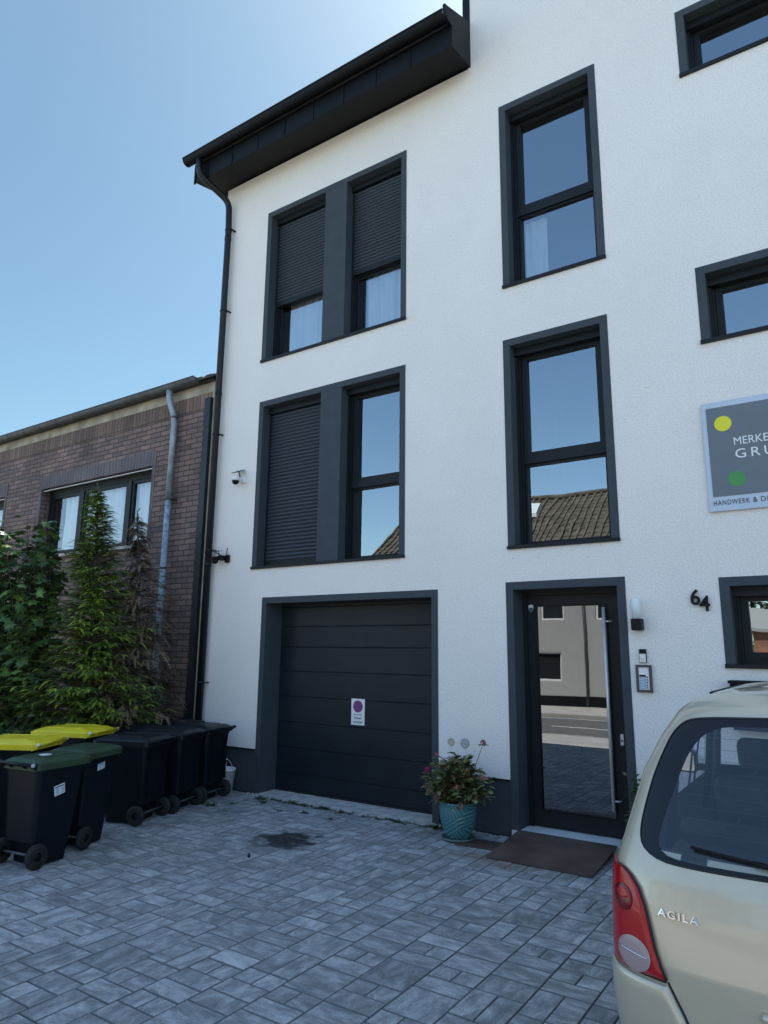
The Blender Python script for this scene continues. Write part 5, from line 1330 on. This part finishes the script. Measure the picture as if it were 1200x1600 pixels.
t = MB(); t.rbox(XC-.66, XC+.66, -3.72, -3.15, .93, .955, .008); t.rbox(XC-.60, XC-.35, -3.62, -3.3, .956, .972, .006); t.build('parcel_shelf', M['cabin_trim'], car)
t = MB()
for s_ in (-1, 1):
    for y in (-3.05, -2.05): t.tube([(XC+s_*.66, y, 1.43), (XC+s_*.68, y-.02, 1.2), (XC+s_*.72, y-.04, .9)], .022, 6); t.rbox(XC+s_*.66-.02, XC+s_*.66+.02, y-.03, y+.03, 1.34, 1.42, .01)
t.build_each('seat_belt', M['black'], car)
t = MB(); t.box(XC-.74, XC+.74, -3.6, -.6, .16, .215); t.build('underbody', M['black'], car)
for y in (-3.25, -.98):
    for s_ in (-1, 1):
        x = XC+s_*.745
        t = MB(); t.lathe([(.17, -.075), (.27, -.085), (.285, -.06), (.287, 0), (.285, .06), (.27, .085), (.17, .075)], (x, y, .287), 36, 'x'); wh = t.build('wheel', M['rubber'], car)
        t = MB(); t.lathe([(.0001, s_*.05), (.03, s_*.055), (.05, s_*.04), (.15, s_*.06), (.172, s_*.078), (.175, s_*.06), (.16, -s_*.05), (.0001, -s_*.05)], (x, y, .287), 30, 'x'); t.build('rim', M['silver'], wh)
        t = MB(); xo = XC+s_*itp(ZW, .4)
        A = [R(-8+196*k/24) for k in range(25)]
        t.prism([(y+.345*math.cos(a), .287+.345*math.sin(a)) for a in A]+[(y+.31*math.cos(a), .287+.31*math.sin(a)) for a in A[::-1]], 'x', xo-.03*s_, xo+.006*s_); t.build('wheel_arch', M['black'], car)

# ================================================================== ACROSS THE STREET (seen in the panes)
def windows_at(parent, L, y, s=1):
    for x0, x1, z0, z1 in L:
        t = MB(); ring(t, x0, x1, z0, z1, .06, y-.03, y+.05); f = t.build('window', M['white'], parent)
        t = MB(); t.box(x0+.06, x1-.06, y-.01, y-.004, z0+.06, z1-.06); t.build('pane', M['dark_pane'], f)
M['dark_pane'] = mat('dark_pane', (.02, .024, .028), .08, var=.1)
oh = empty('grey_house', (-11, -19, 0), 'grey rendered house with brown tiled roof across the street, mirrored in the panes', 'house')
OX0, OX1, OY = -16.9, -5.6, -16.45
holes = [(-9.40, -8.47, .82, 1.84), (-9.15, -8.30, 2.95, 3.95), (-12.6, -11.5, .9, 2.1), (-12.5, -11.5, 2.95, 3.95), (-15.6, -14.6, .9, 2.1), (-15.6, -14.6, 2.95, 3.95), (-7.2, -6.3, 2.95, 3.95)]
t = MB(); facade(t, OX0, OX1, 0, 5.1, OY, OY-.3, holes); t.build('wall', M['stucco_grey'], oh)
t = MB(); t.prism([(OY-.31, 0), (-24.3, 0), (-24.3, 5.0), (-20.4, 8.0), (OY-.31, 5.0)], 'x', OX0, OX0+.2); t.prism([(OY-.31, 0), (-24.3, 0), (-24.3, 5.0), (-20.4, 8.0), (OY-.31, 5.0)], 'x', OX1-.2, OX1); t.box(OX0, OX1, -24.6, -24.31, 0, 5.1); t.build('gable_wall', M['stucco_grey'], oh)
windows_at(oh, holes, OY-.12)
t = MB(); t.box(OX0, OX1, OY, OY+.03, 0, .32); t.build('plinth', M['metal_dark'], oh)
M['tile_brown'] = mat('brown_roof_tile', (.11, .09, .07), .85, var=.45, vscale=3)
t = MB()
nrow = 16
for side_ in (0, 1):
    for k in range(nrow):
        a, b = k/nrow, (k+1)/nrow+.01
        ya, yb_ = (-16.1+(-20.4+16.1)*a, -16.1+(-20.4+16.1)*b) if not side_ else (-24.7+(-20.4+24.7)*a, -24.7+(-20.4+24.7)*b)
        za, zb = 4.88+3.34*a, 4.88+3.34*b
        t.prism([(ya, za), (ya, za+.10), (yb_, zb+.04), (yb_, zb-.03)], 'x', OX0-.2, OX1+.2)
ro2 = t.build('roof', M['tile_brown'], oh)
t = MB(); x = OX0-.2
while x < OX1+.2: t.prism([(-16.08, 4.99), (-16.08, 5.03), (-20.4, 8.37), (-20.4, 8.33)], 'x', x, x+.09); x += .28
t.build('tile_rib', M['tile_brown'], ro2)
t = MB(); t.tube([(OX0-.2, -20.4, 8.33), (OX1+.2, -20.4, 8.33)], .12, 10); t.build('ridge', M['tile_brown'], ro2)
t = MB()
for q in ((-10.75, -18.95), (-14.4, -18.2)):
    x, y = q; z = 4.98+(-16.1-y)*.777
    t.prism([(y, z+.04), (y, z+.2), (y-.7, z+.2+.7*.777), (y-.7, z+.04+.7*.777)], 'x', x, x+.65)
t.build_each('skylight', M['white'], ro2)
t = MB(); t.rbox(-12.3, -11.7, -20.9, -20.3, 7.9, 9.3, .02); t.build('chimney', M['tile_brown'], ro2)
t = MB(); t.tube([(-7.57, OY+.06, 0), (-7.57, OY+.06, 4.9)], .05, 10); t.tube([(OX0, -16.02, 4.9), (OX1, -16.02, 4.9)], .07, 10); t.build('gutter', M['zinc_old'], oh)
t = MB(); 
bg_ = empty('brick_outbuilding', (1, -18, 0), 'low orange brick outbuilding across the street, mirrored in the small window', 'outbuilding')
M['brick_or'] = brick('orange_brick', (.34, .12, .06), (.26, .09, .05), (.30, .27, .24))
t = MB(); t.box(-2.5, 3.5, -20, -16.7, 0, 2.55); t.build('wall', M['brick_or'], bg_)
t = MB(); t.prism([(-16.5, 2.552), (-20.3, 2.552), (-20.3, 2.65), (-18.4, 3.3), (-16.5, 2.65)], 'x', -2.7, 3.7); t.build('roof', M['stucco_grey'], bg_)
wl_ = MB(); wl_.box(-5.4, -2.6, -16.9, -16.7, 0, 1.9); wl_.rbox(-5.42, -2.58, -16.95, -16.65, 1.9, 1.98, .01); tag(wl_.build('garden_wall', M['stucco_grey']), 'grey garden wall between grey house and brick outbuilding across the street', 'wall')
def far_tree(x, y, h, r_, seed, label):
    rr = random.Random(seed); root = empty('tree', (x, y, 0), label, 'tree', group='trees across the street')
    t = MB(); t.tube([(x, y, 0), (x+.1, y, h*.5), (x, y, h*.85)], [.22, .15, .05], 8)
    lv = MB()
    for c in range(34):
        a = rr.uniform(0, 6.28); q = rr.uniform(.2, 1)**.5; zz = rr.uniform(.3, 1)
        k = r_*math.sqrt(max(.1, 1-((zz-.6)/.45)**2)); cc = Vector((x+k*q*math.cos(a), y+k*q*math.sin(a), h*zz))
        t.tube([(x, y, h*zz*.6), cc], [.04, .01], 4, False)
        f0 = rr.uniform(.6, 1.4)
        for i in range(60):
            p = cc+Vector((rr.gauss(0, 1), rr.gauss(0, 1), rr.gauss(0, .8)))*.42
            f_ = f0*rr.uniform(.7, 1.3); oval_leaf(lv, p, Vector((rr.gauss(0, 1), rr.gauss(0, 1), rr.gauss(0, .5))), Vector((0, rr.gauss(0, .5), 1)), .22, .6, (.045*f_, .075*f_, .03*f_))
    t.build('trunk', M['bark'], root, fix=False); lv.build('crown', M['leafb'], root, fix=False)
far_tree(-4.2, -21.5, 6.4, 1.9, 1, 'leftmost of the trees mirrored in the small window, behind the garden wall')
far_tree(-1.2, -24.0, 7.2, 2.4, 2, 'tall tree behind the brick outbuilding across the street')
far_tree(3.0, -23.0, 6.2, 2.2, 3, 'tree right of the brick outbuilding across the street')
